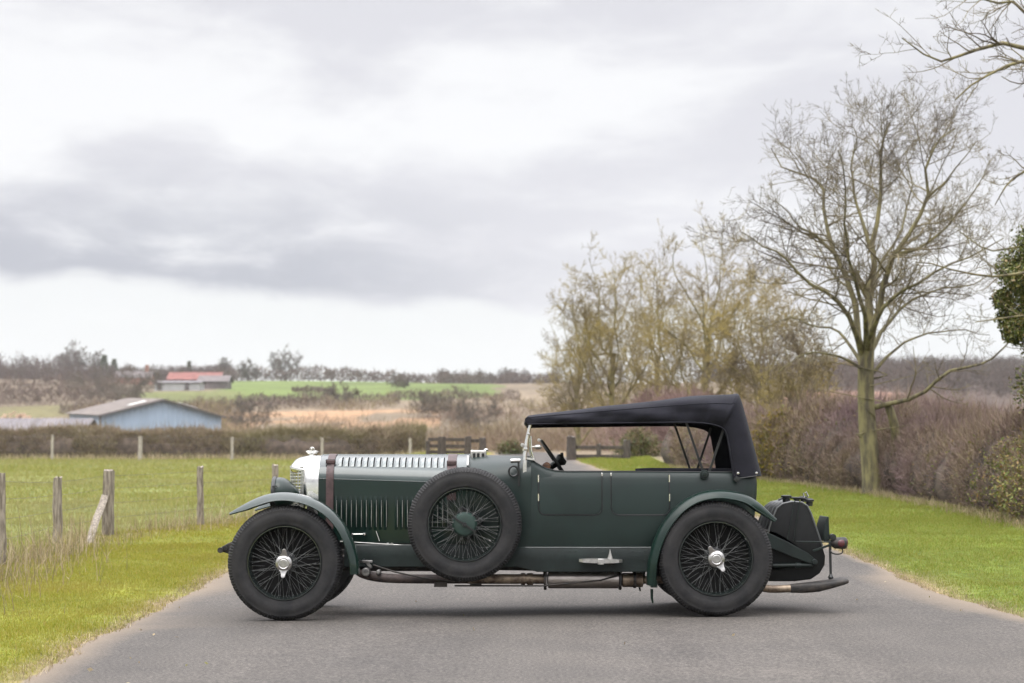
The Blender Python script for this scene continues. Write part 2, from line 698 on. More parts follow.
l_.new(c_, p_.inputs["Base Color"])
bp = n_.new("ShaderNodeBump")
bp.inputs["Strength"].default_value = 0.55
bp.inputs["Distance"].default_value = 0.006
l_.new(noise_node(110, 4, 0.7), bp.inputs["Height"])
l_.new(bp.outputs[0], p_.inputs["Normal"])

rd = np.concatenate([np.arange(-110, 4, 2.0), np.arange(4, 50, 0.12), np.arange(50, 128, 1.0)])
fr = np.concatenate([[0, 0.008, 0.02, 0.04], np.linspace(0.07, 0.93, 15), [0.96, 0.98, 0.992, 1]])
RP, RE = [], []
for d in rd:
    a, b = float(road_l(np.array([d]))[0]), float(road_r(np.array([d]))[0])
    x = a + (b - a) * fr
    RP.append(np.stack([x, np.full(len(x), d - 14), G(x, d - 14) + 0.004 + 0.0 * x], 1))
    q = np.minimum(x - a, b - x)
    RE.append(np.clip(1 - q / (0.12 + 0.55 * hash_noise(x * 1.7, np.full(len(x), d * 0.8), 8) ** 2), 0, 1) ** 1.3)
road = MB().grid(RP).build("road", m_road, smooth=180)
tag(road, kind="structure")
ea = road.data.attributes.new("edge", "FLOAT", "POINT")
ea.data.foreach_set("value", np.array(RE, np.float32).ravel())

# ---------------------------------------------------------------- blades, twigs, trees


def blades(mb, pos, h, w, lean, rng, curl=0.5, segs=2):
    """upright grass blades: every blade a narrow tapering strip of its own"""
    m = len(pos)
    a = rng.uniform(0, 2 * math.pi, m)
    side = np.stack([np.cos(a), np.sin(a), np.zeros(m)], 1)
    la = rng.uniform(0, 2 * math.pi, m)
    ln = np.abs(rng.normal(0, lean, m))
    off = np.stack([np.cos(la) * ln, np.sin(la) * ln, np.zeros(m)], 1)
    rows = []
    for i in range(segs + 1):
        t = i / segs
        c = pos + off * h[:, None] * (t ** (1 + curl)) + np.array([0, 0, 1]) * (h * t * (1 - 0.25 * np.minimum(ln, 1.5) * t))[:, None]
        ww = w * (1 - t) ** 0.7
        if i < segs:
            rows += [c - side * ww[:, None], c + side * ww[:, None]]
        else:
            rows += [c]
    k = 2 * segs + 1
    V = np.stack(rows, 1).reshape(-1, 3)
    base = (np.arange(m) * k)[:, None]
    for i in range(segs - 1):
        mb.add(np.zeros((0, 3)), np.zeros((0, 4), int))
    Fq = [np.concatenate([base + 2 * i, base + 2 * i + 1, base + 2 * i + 3, base + 2 * i + 2], 1) for i in range(segs - 1)]
    Ft = np.concatenate([base + 2 * segs - 2, base + 2 * segs - 1, base + 2 * segs], 1)
    n0 = mb.n
    mb.V.append(V)
    mb.n += len(V)
    for q in Fq:
        mb.L.append(q.reshape(-1) + n0)
        mb.T.append(np.full(len(q), 4))
    mb.L.append(Ft.reshape(-1) + n0)
    mb.T.append(np.full(len(Ft), 3))


def slivers(mb, pos, dirs, length, width, rng, bend=0.25):
    """thin two-piece twigs"""
    m = len(pos)
    d = dirs / (np.linalg.norm(dirs, axis=1)[:, None] + 1e-9)
    r = rng.normal(0, 1, (m, 3))
    s = np.cross(d, r)
    s /= np.linalg.norm(s, axis=1)[:, None] + 1e-9
    mid = pos + d * (length * 0.5)[:, None] + s * (length * bend * rng.normal(0, 0.5, m))[:, None]
    d2 = d + rng.normal(0, bend, (m, 3))
    end = mid + d2 * (length * 0.5)[:, None]
    s2 = np.cross(d, s)
    V = np.stack([pos - s * width[:, None], pos + s * width[:, None], mid + (s + s2) * (width * 0.6)[:, None], mid - (s + s2) * (width * 0.6)[:, None], end], 1).reshape(-1, 3)
    b = (np.arange(m) * 5)[:, None]
    n0 = mb.n
    mb.V.append(V)
    mb.n += len(V)
    q = np.concatenate([b, b + 1, b + 2, b + 3], 1)
    t = np.concatenate([b + 3, b + 2, b + 4], 1)
    mb.L += [q.reshape(-1) + n0, t.reshape(-1) + n0]
    mb.T += [np.full(m, 4), np.full(m, 3)]


def leaves(mb, pos, size, rng):
    m = len(pos)
    a = rng.normal(0, 1, (m, 3))
    a /= np.linalg.norm(a, axis=1)[:, None]
    b = np.cross(a, rng.normal(0, 1, (m, 3)))
    b /= np.linalg.norm(b, axis=1)[:, None]
    V = np.stack([pos - a * size[:, None], pos + b * (size * 0.6)[:, None], pos + a * size[:, None], pos - b * (size * 0.6)[:, None]], 1).reshape(-1, 3)
    mb.add(V, np.arange(4 * m).reshape(m, 4))


def tubes(mb, P, R, k):
    """many polylines at once: P (m,n,3), R (m,n)"""
    m, n = P.shape[:2]
    if m == 0:
        return
    T = np.gradient(P, axis=1)
    T /= np.linalg.norm(T, axis=2)[..., None] + 1e-12
    mean = T.mean(1)
    ref = np.where((np.abs(mean[:, 2]) < 0.8)[:, None], np.array([0, 0, 1.0]), np.array([1.0, 0, 0]))
    A = np.cross(T, ref[:, None, :])
    A /= np.linalg.norm(A, axis=2)[..., None] + 1e-12
    B = np.cross(T, A)
    an = np.arange(k) * 2 * math.pi / k
    V = P[:, :, None, :] + R[:, :, None, None] * (np.cos(an)[None, None, :, None] * A[:, :, None, :] + np.sin(an)[None, None, :, None] * B[:, :, None, :])
    i, j, q = np.meshgrid(np.arange(m), np.arange(n - 1), np.arange(k), indexing="ij")
    q2 = (q + 1) % k
    idx = lambda a, b, c: (a * n + b) * k + c
    F = np.stack([idx(i, j, q), idx(i, j, q2), idx(i, j + 1, q2), idx(i, j + 1, q)], -1).reshape(-1, 4)
    mb.add(V.reshape(-1, 3), F)


def walk(start, d, length, r0, nseg, wander, up, rng, tip=0.35):
    m = len(start)
    p = start.copy()
    d = d.copy()
    P = [p.copy()]
    for i in range(nseg):
        d = d + rng.normal(0, wander, (m, 3))
        d[:, 2] += up
        d /= np.linalg.norm(d, axis=1)[:, None]
        p = p + d * (length / nseg)[:, None]
        P.append(p.copy())
    P = np.stack(P, 1)
    t = np.linspace(0, 1, nseg + 1)[None, :]
    R = r0[:, None] * (1 - (1 - tip) * t)
    return P, R


def sprout(P, R, L, per, t0, t1, ang, angsd, ratio, rr, rng, nseg, wander, up, rmin, tip=0.35, lenfall=0.55):
    m, n = P.shape[:2]
    cnt = rng.poisson(per * (L / L.mean()) ** 0.7) if np.isscalar(per) else per
    par = np.repeat(np.arange(m), cnt)
    if len(par) == 0:
        return np.zeros((0, nseg + 1, 3)), np.zeros((0, nseg + 1)), np.zeros(0)
    t = t0 + (t1 - t0) * rng.random(len(par)) ** 0.85
    f = t * (n - 1)
    i = np.minimum(f.astype(int), n - 2)
    fr = (f - i)[:, None]
    s = P[par, i] * (1 - fr) + P[par, i + 1] * fr
    T = P[par, i + 1] - P[par, i]
    T /= np.linalg.norm(T, axis=1)[:, None] + 1e-9
    rad = R[par, i] * (1 - fr[:, 0]) + R[par, i + 1] * fr[:, 0]
    q = np.cross(T, rng.normal(0, 1, (len(par), 3)))
    q /= np.linalg.norm(q, axis=1)[:, None] + 1e-9
    a = np.radians(rng.normal(ang, angsd, len(par)))
    d = T * np.cos(a)[:, None] + q * np.sin(a)[:, None]
    ln = L[par] * ratio * (1 - lenfall * t) * rng.uniform(0.6, 1.3, len(par))
    r = np.maximum(rad * rr, rmin)
    P2, R2 = walk(s, d, ln, r, nseg, wander, up, rng, tip)
    return P2, R2, ln


def resample(path, n):
    return smoothpath(path, n)


def tree_meshes(trunk, trunk_r, limbs, rng, levels, rmin=0.004, k=5):
    """trunk: path; limbs: list of (path, r0, r1). Returns builders for the wood and the twigs."""
    wood, crown = MB(), MB()
    tp = resample(trunk, 14)
    wood.tube(tp, np.interp(np.linspace(0, 1, 14), [0, 0.06, 0.2, 1], [trunk_r * 1.35, trunk_r * 1.12, trunk_r, trunk_r * 0.8]), 12)
    P, R, L = [], [], []
    for path, r0, r1 in limbs:
        q = resample(path, 12)
        q[1:-1] += rng.normal(0, 0.02, (10, 3)) * np.linalg.norm(q[-1] - q[0]) * 0.25
        rr = r0 + (r1 - r0) * np.linspace(0, 1, 12) ** 0.55
        wood.tube(q, rr, 8)
        P.append(q)
        R.append(rr)
        L.append(np.linalg.norm(np.diff(q, axis=0), axis=1).sum())
    P, R, L = np.array(P), np.array(R), np.array(L)
    for li, lv in enumerate(levels):
        P, R, L = sprout(P, R, L, lv["per"], lv.get("t0", 0.12), 1.0, lv.get("ang", 42), 12, lv["ratio"], lv.get("rr", 0.6), rng,
                         lv.get("seg", 5), lv.get("wander", 0.16), lv.get("up", 0.06), rmin, lv.get("tip", 0.35), lv.get("fall", 0.55))
        if len(P):
            tubes(crown, P, R, k if li == 0 else (4 if li == 1 else 3))
    return wood, crown, P


def in_frustum(x, y, m=0.15):
    return np.abs(x) < (y + 14) * (512 / F_PX + m) + 1.0


rng = np.random.default_rng(11)

m_verge = mat_island("verge_grass", [(0.145, 0.175, 0.016), (0.215, 0.23, 0.02), (0.275, 0.265, 0.026), (0.32, 0.285, 0.045), (0.35, 0.27, 0.09)],
                     0.55, 0.25, (0.55, (0.27, 0.22, 0.045), 0.48, 0.75), 0.35)
m_verge_r = mat_island("fresh_verge_grass", [(0.105, 0.165, 0.018), (0.16, 0.21, 0.022), (0.205, 0.235, 0.028), (0.25, 0.245, 0.045), (0.33, 0.26, 0.09)],
                     0.55, 0.25, (0.5, (0.22, 0.215, 0.04), 0.50, 0.78), 0.35)
m_field = mat_island("field_grass", [(0.185, 0.21, 0.042), (0.25, 0.262, 0.055), (0.30, 0.285, 0.075), (0.35, 0.31, 0.13)],
                     0.6, 0.2, (0.2, (0.29, 0.265, 0.11), 0.46, 0.70), 0.3)
m_dead = mat_island("dead_grass", [(0.20, 0.15, 0.085), (0.36, 0.285, 0.17), (0.46, 0.385, 0.25), (0.24, 0.185, 0.12), (0.16, 0.175, 0.05)], 0.75, 0.15, None, 0.2)


def scatter(n, x0, x1, d0, d1, near_bias=1.0):
    d = d0 + (d1 - d0) * rng.random(n) ** near_bias
    x = rng.uniform(x0, x1, n)
    return x, d


def patch(n, xf0, xf1, d0, d1, bias=1.0):
    d = d0 + (d1 - d0) * rng.random(n) ** bias
    a, b = xf0(d), xf1(d)
    x = a + (b - a) * rng.random(n)
    k = in_frustum(x, d - 14) & (b > a)
    return x[k], d[k]


gmb = MB()
lx = lambda d: np.maximum(fence_x(d) - 0.2, -(d * 0.43 + 1.5))
for (n, d0, d1, hh, ww) in ((210000, 8.5, 22, 0.030, 0.0017), (90000, 20, 34, 0.036, 0.0026), (30000, 34, 53, 0.045, 0.005)):
    x, d = patch(n, lx, lambda d: road_l(d) + 0.02, d0, d1, 0.85)
    e = road_l(d) - x
    keep = rng.random(len(x)) < np.clip((e + 0.05) / 0.30, 0.10, 1) * np.clip(0.65 + hash_noise(x * 2.3, d * 2.3, 31), 0, 1)
    x, d, e = x[keep], d[keep], e[keep]
    pos = np.stack([x, d - 14, surf(x, d - 14) - 0.004], 1)
    h = hh * rng.uniform(0.6, 1.4, len(x)) * (0.7 + 0.6 * hash_noise(x * 1.2, d * 1.2, 32))
    blades(gmb, pos, h, ww * rng.uniform(0.7, 1.4, len(x)), 0.7, rng)
tag(gmb.build("verge_grass", m_verge, smooth=0), "short bright yellow green grass on the left road verge", "grass", kind="stuff")
gmb = MB()
rxm = lambda d: np.minimum(hedge_x(d) + 0.3, d * 0.36 + 1.5)
for (n, d0, d1, hh, ww) in ((210000, 12, 26, 0.030, 0.0018), (130000, 24, 38, 0.036, 0.0028), (40000, 36, 53, 0.045, 0.005)):
    x, d = patch(n, lambda d: road_r(d) - 0.02, rxm, d0, d1, 0.85)
    e = x - road_r(d)
    keep = rng.random(len(x)) < np.clip((e + 0.05) / 0.30, 0.10, 1) * np.clip(0.65 + hash_noise(x * 2.3, d * 2.3, 33), 0, 1)
    x, d = x[keep], d[keep]
    pos = np.stack([x, d - 14, surf(x, d - 14) - 0.004], 1)
    h = hh * rng.uniform(0.6, 1.4, len(x)) * (0.7 + 0.6 * hash_noise(x * 1.2, d * 1.2, 34))
    blades(gmb, pos, h, ww * rng.uniform(0.7, 1.4, len(x)), 0.7, rng)
tag(gmb.build("verge_grass", m_verge_r, smooth=0), "short fresh green grass on the right hand verge", "grass", kind="stuff")

fmb = MB()
for (n, d0, d1, hh, ww) in ((90000, 12, 34, 0.07, 0.004), (90000, 32, 60, 0.08, 0.008), (60000, 58, 84, 0.09, 0.013)):
    x, d = patch(n, lambda d: -(d * 0.46 + 2.5), lambda d: np.minimum(fence_x(d), -1.6 - 0.0 * d), d0, d1, 0.8)
    pos = np.stack([x, d - 14, surf(x, d - 14) - 0.004], 1)
    h = hh * rng.uniform(0.4, 1.5, len(x)) * (0.4 + 1.2 * hash_noise(x * 0.7, d * 0.7, 35))
    blades(fmb, pos, h, ww * rng.uniform(0.7, 1.4, len(x)), 0.6, rng)
tag(fmb.build("field_grass", m_field, smooth=0), "rough green pasture grass behind the post and wire fence", "grass", kind="stuff")

# tall dead grass along the fence, at the hedge foot and ragged bits along the road edge
dmb = MB()
d = 14 + 30 * rng.random(24000) ** 1.3
x = fence_x(d) + rng.normal(0.10, 0.33, len(d)) * (1 + 0.4 * (d < 20))
clump = hash_noise(x * 1.6, d * 1.6, 41)
k = (rng.random(len(d)) < 0.15 + 1.1 * np.clip(clump - 0.25, 0, 1)) & in_frustum(x, d - 14)
x, d, clump = x[k], d[k], clump[k]
h = (0.06 + 0.36 * rng.random(len(x)) ** 2.4) * (0.45 + 0.95 * clump) * np.where(d > 22, 0.75, 1.1)
blades(dmb, np.stack([x, d - 14, surf(x, d - 14) - 0.004], 1), h, 0.0028 + 0.00009 * d * rng.random(len(x)), 0.5, rng, 0.8, 3)
for fx, sgn in ((road_l, -1), (road_r, 1)):
    d = rng.uniform(8.5, 34, 9000)
    x = fx(d) + sgn * np.abs(rng.normal(0, 0.14, len(d))) - sgn * 0.05
    k = rng.random(len(d)) < hash_noise(x * 1.1, d * 1.1, 3) * 0.9
    x, d = x[k], d[k]
    blades(dmb, np.stack([x, d - 14, G(x, d - 14) + 0.008], 1), 0.035 * rng.uniform(0.4, 1.6, len(x)), 0.0026 * rng.uniform(0.6, 1.3, len(x)), 1.3, rng)
d = rng.uniform(18, 44, 6500)
x = hedge_x(d) + rng.normal(-0.08, 0.13, len(d))
k = in_frustum(x, d - 14)
x, d = x[k], d[k]
blades(dmb, np.stack([x, d - 14, surf(x, d - 14) - 0.004], 1), rng.uniform(0.03, 0.17, len(x)), 0.004 * rng.uniform(0.7, 1.4, len(x)), 0.6, rng, 0.8, 3)
d = rng.uniform(79, 81.5, 6000)
x = rng.uniform(-32, -3, 6000)
blades(dmb, np.stack([x, d - 14, surf(x, d - 14) - 0.004], 1), rng.uniform(0.1, 0.4, len(x)), 0.012 * rng.uniform(0.7, 1.4, len(x)), 0.5, rng)
d = rng.uniform(18, 30, 70)
x = fence_x(d) + rng.normal(0.1, 0.25, 70)
blades(dmb, np.stack([x, d - 14, surf(x, d - 14)], 1), rng.uniform(0.35, 0.7, 70), np.full(70, 0.005), 0.25, rng, 0.8, 3)
tag(dmb.build("dead_grass", m_dead, smooth=0), "straw coloured dead grass along fence, hedge foot and road edge", "dead grass", kind="stuff")

# ================================================================ THE CAR
from mathutils import Matrix
YC = 0.79                      # centre line of the car
X_ = lambda px, Y=0.22: float(at(px, 470, Y)[0])
Z_ = lambda py, Y=0.22: float(at(512, py, Y)[2])
XZ = lambda px, py, Y: (float(at(px, py, Y)[0]), float(at(px, py, Y)[2]))

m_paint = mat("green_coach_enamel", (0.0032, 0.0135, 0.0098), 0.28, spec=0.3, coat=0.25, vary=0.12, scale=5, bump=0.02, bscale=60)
m_bonnet = mat("sky_lightened_enamel", (0.034, 0.050, 0.047), 0.22, coat=0.6, vary=0.10, scale=6, bump=0.02, bscale=50)  # green enamel paled so its colour carries the sky reflected on the bonnet
m_fabric = mat("green_fabric_body", (0.0078, 0.0172, 0.0147), 0.36, vary=0.14, scale=3.5, bump=0.10, bscale=420, spec=0.40, rvary=0.06)
m_dull = mat("grimy_green_plate", (0.0075, 0.0135, 0.0120), 0.48, spec=0.35, vary=0.3, scale=7, bump=0.06, bscale=90)
m_rubber = mat("tyre_rubber", (0.0125, 0.0125, 0.0135), 0.66, vary=0.22, scale=9, bump=0.08, bscale=160, spec=0.35, second=(0.023, 0.022, 0.022))
m_black = mat("black_enamel", (0.012, 0.013, 0.013), 0.36, vary=0.2, scale=12, bump=0.03)
m_dirty = mat("oily_black_metal", (0.016, 0.015, 0.014), 0.6, vary=0.4, scale=18, bump=0.15, bscale=70, second=(0.04, 0.032, 0.026))
m_spoke = mat("spoke_steel", (0.12, 0.124, 0.12), 0.35, metal=0.6, vary=0.4, scale=30)
m_nickel = mat("nickel_plate", (0.74, 0.73, 0.70), 0.14, metal=1.0, vary=0.06, scale=20, bump=0.02, bscale=30, rvary=0.05)
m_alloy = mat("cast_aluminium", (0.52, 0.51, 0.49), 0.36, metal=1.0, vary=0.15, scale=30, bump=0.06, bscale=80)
m_spin = mat("brushed_spinner", (0.48, 0.47, 0.455), 0.30, metal=1.0, vary=0.12, scale=40, bump=0.1, bscale=90, rvary=0.1)
m_canvas = mat("black_mohair_canvas", (0.0145, 0.0145, 0.0205), 0.88, vary=0.16, scale=5, bump=0.35, bscale=520, spec=0.2, sheen=0.04)
m_leather = mat("brown_leather_strap", (0.060, 0.034, 0.033), 0.55, vary=0.25, scale=25, bump=0.1, bscale=120)
m_seat = mat("dark_green_leather", (0.02, 0.028, 0.022), 0.45, vary=0.2, scale=14, bump=0.1, bscale=60)
m_wood = mat("dash_walnut", (0.16, 0.07, 0.03), 0.3, coat=0.5, vary=0.4, scale=6, stretch=(1, 1, 9))
m_rust = mat("heat_browned_pipe", (0.15, 0.105, 0.075), 0.45, metal=0.6, vary=0.3, scale=10, bump=0.08, bscale=50, second=(0.32, 0.25, 0.18))
m_soot = mat("sooty_brown_pipe", (0.036, 0.027, 0.026), 0.6, metal=0.2, vary=0.3, scale=12, bump=0.1, bscale=60, second=(0.07, 0.05, 0.045))
m_silencer = mat("dull_silencer_steel", (0.36, 0.32, 0.29), 0.38, metal=0.9, vary=0.25, scale=6, bump=0.05, bscale=60, second=(0.50, 0.46, 0.43), stretch=(0.6, 2, 2))
m_drum = mat("near_black_drum_and_slot", (0.006, 0.006, 0.006), 0.75, vary=0.3, scale=12, spec=0.15)  # even near-black, for the wide drum behind the spokes and the louvre slots
m_mesh = mat("dull_wire_mesh", (0.62, 0.62, 0.60), 0.35, metal=0.9, vary=0.2, scale=40)
m_red = mat("red_lamp_lens", (0.09, 0.02, 0.025), 0.15, coat=0.5, bump=0.2, bscale=120)
m_hub = mat("sage_green_hub", (0.016, 0.036, 0.029), 0.4, vary=0.15, scale=20)
m_glass, n_, l_, p_ = new_mat("clear_glass")
p_.inputs["Base Color"].default_value = (0.95, 0.97, 0.96, 1)
p_.inputs["Roughness"].default_value = 0.01
p_.inputs["Transmission Weight"].default_value = 1.0
p_.inputs["IOR"].default_value = 1.45

ROOT = Vector((0.0, YC, 0.0))
car = empty("vintage_car", ROOT, "dark green vintage open tourer with raised black canvas top parked side on across the road", "car")


def part(mb, name, m, parent=None, **kw):
    o = mb.build(name, m, parent or car, **kw)
    if parent is None:
        o.matrix_parent_inverse = Matrix.Translation(-ROOT)
    return o


def mirror(mb):
    """the same shape on the far side of the car"""
    r = MB()
    off = 0
    for V in mb.V:
        W = V.copy()
        W[:, 1] = 2 * YC - W[:, 1]
        r.V.append(W)
    for L, T in zip(mb.L, mb.T):
        out, i = [], 0
        if len(T) and (T == T[0]).all():
            r.L.append(L.reshape(-1, T[0])[:, ::-1].reshape(-1))
        else:
            for t in T:
                out.append(L[i:i + t][::-1])
                i += t
            r.L.append(np.concatenate(out))
        r.T.append(T)
    r.n = mb.n
    return r


def both(fn, name, m, **kw):
    mb = fn()
    return part(mb, name, m, **kw), part(mirror(mb), name, m, **kw)


def width(X):
    return float(np.interp(X, [-1.6, -1.53, -0.35, -0.1, 0.14, 0.6, 1.5, 1.95], [0.29, 0.30, 0.46, 0.52, 0.555, 0.575, 0.575, 0.555]))


# ---- wheels (local: axle along y, outer face towards -y)
RT = 0.439


def tyre_mb(knob=0.0045):
    prof = [(0.270, -0.052), (0.278, -0.066), (0.290, -0.0735), (0.296, -0.077), (0.300, -0.0765), (0.322, -0.0835), (0.350, -0.087), (0.378, -0.084), (0.398, -0.0765),
            (0.404, -0.0775), (0.416, -0.070), (0.428, -0.060), (0.4355, -0.048), (0.4375, -0.030), (0.434, -0.027), (0.434, -0.022), (RT, -0.019), (RT, -0.004), (0.434, -0.002)]
    prof = prof + [(r, -y) for r, y in prof[::-1]]
    n = 720
    np_ = len(prof)

    def rm(j, k):
        jj = min(j, np_ - 1 - j)
        if 9 <= jj <= 13:
            return np.where((k // 3) % 2 == 0, 0.0, -knob * (0.7 if jj == 9 else 1.5))
        if jj >= 16:
            return np.where(((k + 2 * jj) // 3) % 4 == 0, -0.003, 0.0)
        return np.zeros(len(k))
    return MB().lathe(prof, n=n, close=True, rmod=rm)


def rim_mb():
    prof = [(0.268, -0.058), (0.271, -0.074), (0.2755, -0.080), (0.281, -0.080), (0.2835, -0.075), (0.280, -0.062), (0.274, -0.050), (0.266, -0.028), (0.263, 0.0), (0.266, 0.028),
            (0.274, 0.050), (0.2835, 0.075), (0.276, 0.080), (0.270, 0.066), (0.266, 0.045), (0.258, 0.026), (0.256, 0.0), (0.258, -0.026), (0.265, -0.045)]
    return MB().lathe(prof, n=96, close=True)


def spokes_mb():
    mb = MB()
    P, R = [], []
    for ring, (rh, yh, rr, yr, off, n) in enumerate(((0.046, -0.082, 0.262, -0.024, 0.42, 24), (0.072, 0.030, 0.259, 0.012, 0.62, 28), (0.074, 0.046, 0.260, 0.024, -0.30, 24))):
        for i in range(n):
            a = 2 * math.pi * (i + 0.25 * ring) / n
            s = 1 if i % 2 else -1
            b = a + s * off
            a0 = np.array([rh * math.cos(b), yh, rh * math.sin(b)])
            a1 = np.array([rr * math.cos(a), yr, rr * math.sin(a)])
            P.append([a0, a0 * 0.7 + a1 * 0.3, a0 * 0.06 + a1 * 0.94, a1])
            R.append([0.0021, 0.0016, 0.0016, 0.0040])
    tubes(mb, np.array(P), np.array(R), 5)
    return mb


def hub_mb():
    return MB().lathe([(0.034, -0.105), (0.040, -0.100), (0.042, -0.086), (0.052, -0.084), (0.053, -0.077), (0.044, -0.07), (0.046, 0.0), (0.06, 0.02), (0.082, 0.026), (0.083, 0.05), (0.05, 0.055)], n=40)


def drum_mb():
    mb = MB().lathe([(0.05, 0.034), (0.215, 0.034), (0.250, 0.036), (0.2595, 0.038), (0.2595, 0.10), (0.24, 0.118), (0.05, 0.12)], n=64)
    for i in range(8):
        a = i * math.pi / 4
        mb.lathe([(0.008, 0.042), (0.009, 0.05)], c=(0.14 * math.cos(a), 0, 0.14 * math.sin(a)), n=8)
    return mb


def spinner_mb():
    mb = MB().lathe([(0.0005, -0.1265), (0.030, -0.1265), (0.0315, -0.1235), (0.036, -0.1235), (0.038, -0.1265), (0.043, -0.1265), (0.046, -0.122), (0.056, -0.1195), (0.063, -0.113), (0.065, -0.106), (0.063, -0.098), (0.055, -0.094), (0.040, -0.092)], n=48)
    for s in (1, -1):
        rows = []
        for t, hw, yy in ((0.050, 0.034, -0.110), (0.068, 0.022, -0.112), (0.084, 0.017, -0.117), (0.098, 0.0155, -0.121), (0.106, 0.011, -0.122), (0.109, 0.005, -0.122)):
            rows.append([[-hw, yy - 0.009, s * t], [hw, yy - 0.009, s * t], [hw, yy + 0.009, s * t], [-hw, yy + 0.009, s * t]])
        mb.grid(np.array(rows), close_v=True, cap0=True, cap1=True)
    return mb


def valve_mb():
    return MB().tube([(0.236, -0.02, 0), (0.215, -0.035, 0), (0.205, -0.042, 0)], [0.006, 0.006, 0.007], 8)


def sub(mb, name, m, parent, **kw):
    return mb.build(name, m, parent, **kw)


wheel = bpy.data.objects.new("wheel", None)
COL.objects.link(wheel)
wheel.parent = car
sub(tyre_mb(), "tyre", m_rubber, wheel, smooth=50)
sub(rim_mb(), "rim", mat("rim_enamel", (0.012, 0.016, 0.015), 0.18, coat=0.8, vary=0.2, scale=12), wheel)
sub(spokes_mb(), "spokes", m_spoke, wheel, smooth=180)
sub(hub_mb(), "hub", m_black, wheel)
sub(drum_mb(), "brake_drum", m_drum, wheel)
sub(spinner_mb(), "hub_spinner", m_spin, wheel, bevel=0.003)
sub(valve_mb(), "tyre_valve", m_nickel, wheel)
YW = 0.087
fx, fz = XZ(284.6, 563, 0.03)
bx, bz = XZ(715.7, 558.6, 0.03)


def put_wheel(w, X, Y, Z, spin, flip):
    w.location = Vector((X, Y, Z)) - ROOT
    w.rotation_euler = (0, spin, math.pi if flip else 0)


put_wheel(wheel, fx, YW, fz, RAD(2), False)
for X, Y, Z, sp, fl in ((bx, YW, bz, RAD(-31), False), (fx, 2 * YC - YW, fz, RAD(20), True), (bx, 2 * YC - YW, bz, RAD(50), True)):
    w = copy_tree(wheel, car)
    put_wheel(w, X, Y, Z, sp, fl)

# spare wheel against the near side
spare = bpy.data.objects.new("spare_wheel", None)
COL.objects.link(spare)
spare.parent = car
for ch in wheel.children:
    if ch.name.split(".")[0] in ("tyre", "rim", "spokes", "tyre_valve"):
        c = ch.copy()
        COL.objects.link(c)
        c.parent = spare
sub(MB().lathe([(0.0005, -0.086), (0.055, -0.085), (0.078, -0.080), (0.086, -0.070), (0.092, -0.064), (0.096, -0.05), (0.07, -0.045), (0.05, 0.05), (0.06, 0.11)], n=48), "hub_cover", m_hub, spare)
sub(MB().bar((-0.105, -0.092, 0.0), (0.105, -0.092, 0.0), 0.014, 0.006).lathe([(0.016, -0.1), (0.018, -0.086)], n=16), "clamp_bar", m_black, spare)
sub(MB().box((0, 0.15, 0), (0.20, 0.10, 0.20)), "mounting_bracket", m_black, spare, bevel=0.01)
sx, sz = XZ(464.6, 524.6, 0.03)
spare.location = Vector((sx, 0.115, sz)) - ROOT
spare.rotation_euler = (0, RAD(33), 0)

# ---- wings
YO, YI = -0.005, 0.205


def wing_mb(pix, hw_list, drop=0.062, n=60, thick=0.004, yc=0.098, dome=0.0):
    path = smoothpath([XZ(px, py, 0.09) for px, py in [p[:2] for p in pix]], n)
    ww = np.interp(np.linspace(0, 1, n), np.linspace(0, 1, len(hw_list)), hw_list)
    T = np.gradient(path, axis=0)
    T /= np.linalg.norm(T, axis=1)[:, None]
    N = np.stack([T[:, 1], -T[:, 0]], 1)      # towards the wheel when travelling left to right
    t = np.linspace(-1, 1, 15)
    outer, inner = [], []
    for i in range(n):
        q = dome * min(1.0, max(0.0, (0.62 - i / n) / 0.3))
        dd = drop * (q * np.abs(t) ** 1.7 + (1 - q) * (0.25 * np.abs(t) ** 2 + 0.75 * np.abs(t) ** 6)) * min(1.0, ww[i] / 0.09)
        # rolled bead along both edges
        Y = yc + t * ww[i]
        ring = np.stack([path[i, 0] + N[i, 0] * dd, Y, path[i, 1] + N[i, 1] * dd], 1)
        ins = np.stack([path[i, 0] + N[i, 0] * (dd + thick), Y * 0 + yc + t * (ww[i] - 0.003), path[i, 1] + N[i, 1] * (dd + thick)], 1)
        outer.append(np.vstack([ring, ins[::-1]]))
    mb = MB().grid(outer, close_v=True, cap0=True, cap1=True)
    e0 = np.array([o[0] for o in outer])
    e1 = np.array([o[14] for o in outer])
    mb.tube(e0, 0.0055, 8)
    mb.tube(e1, 0.0055, 8)
    return mb


front_pix = [(229, 513), (240, 506.5), (252, 500), (264, 495.2), (276, 492.6), (288, 492.3), (300, 494), (312, 497.5), (324, 503.5), (335, 512), (345, 524), (352, 537), (357, 551), (359.5, 564), (359.5, 574)]
rear_pix = [(646.5, 585), (646.8, 574), (648, 560), (652, 545), (658, 530), (667, 516), (679, 503.5), (693, 494.8), (708, 490.6), (722, 489.8), (736, 491.8), (748, 495.5), (759, 502.5), (768, 510.5), (777, 519)]
m_wing = mat("wing_enamel", (0.0045, 0.0175, 0.0128), 0.26, spec=0.35, coat=0.6, vary=0.15, scale=6, bump=0.02, bscale=60)
m_rwing = mat("rear_wing_enamel", (0.0045, 0.0170, 0.0125), 0.28, spec=0.3, coat=0.12, vary=0.15, scale=6, bump=0.02, bscale=60)
both(lambda: wing_mb(front_pix, [0.018, 0.072, 0.094, 0.102, 0.104, 0.104, 0.104, 0.104, 0.104, 0.10, 0.095], dome=1.0), "front_wing", m_wing, smooth=60)
both(lambda: wing_mb(rear_pix, [0.09, 0.10, 0.105, 0.105, 0.105, 0.105, 0.095, 0.04], yc=0.105), "rear_wing", m_rwing, smooth=60)


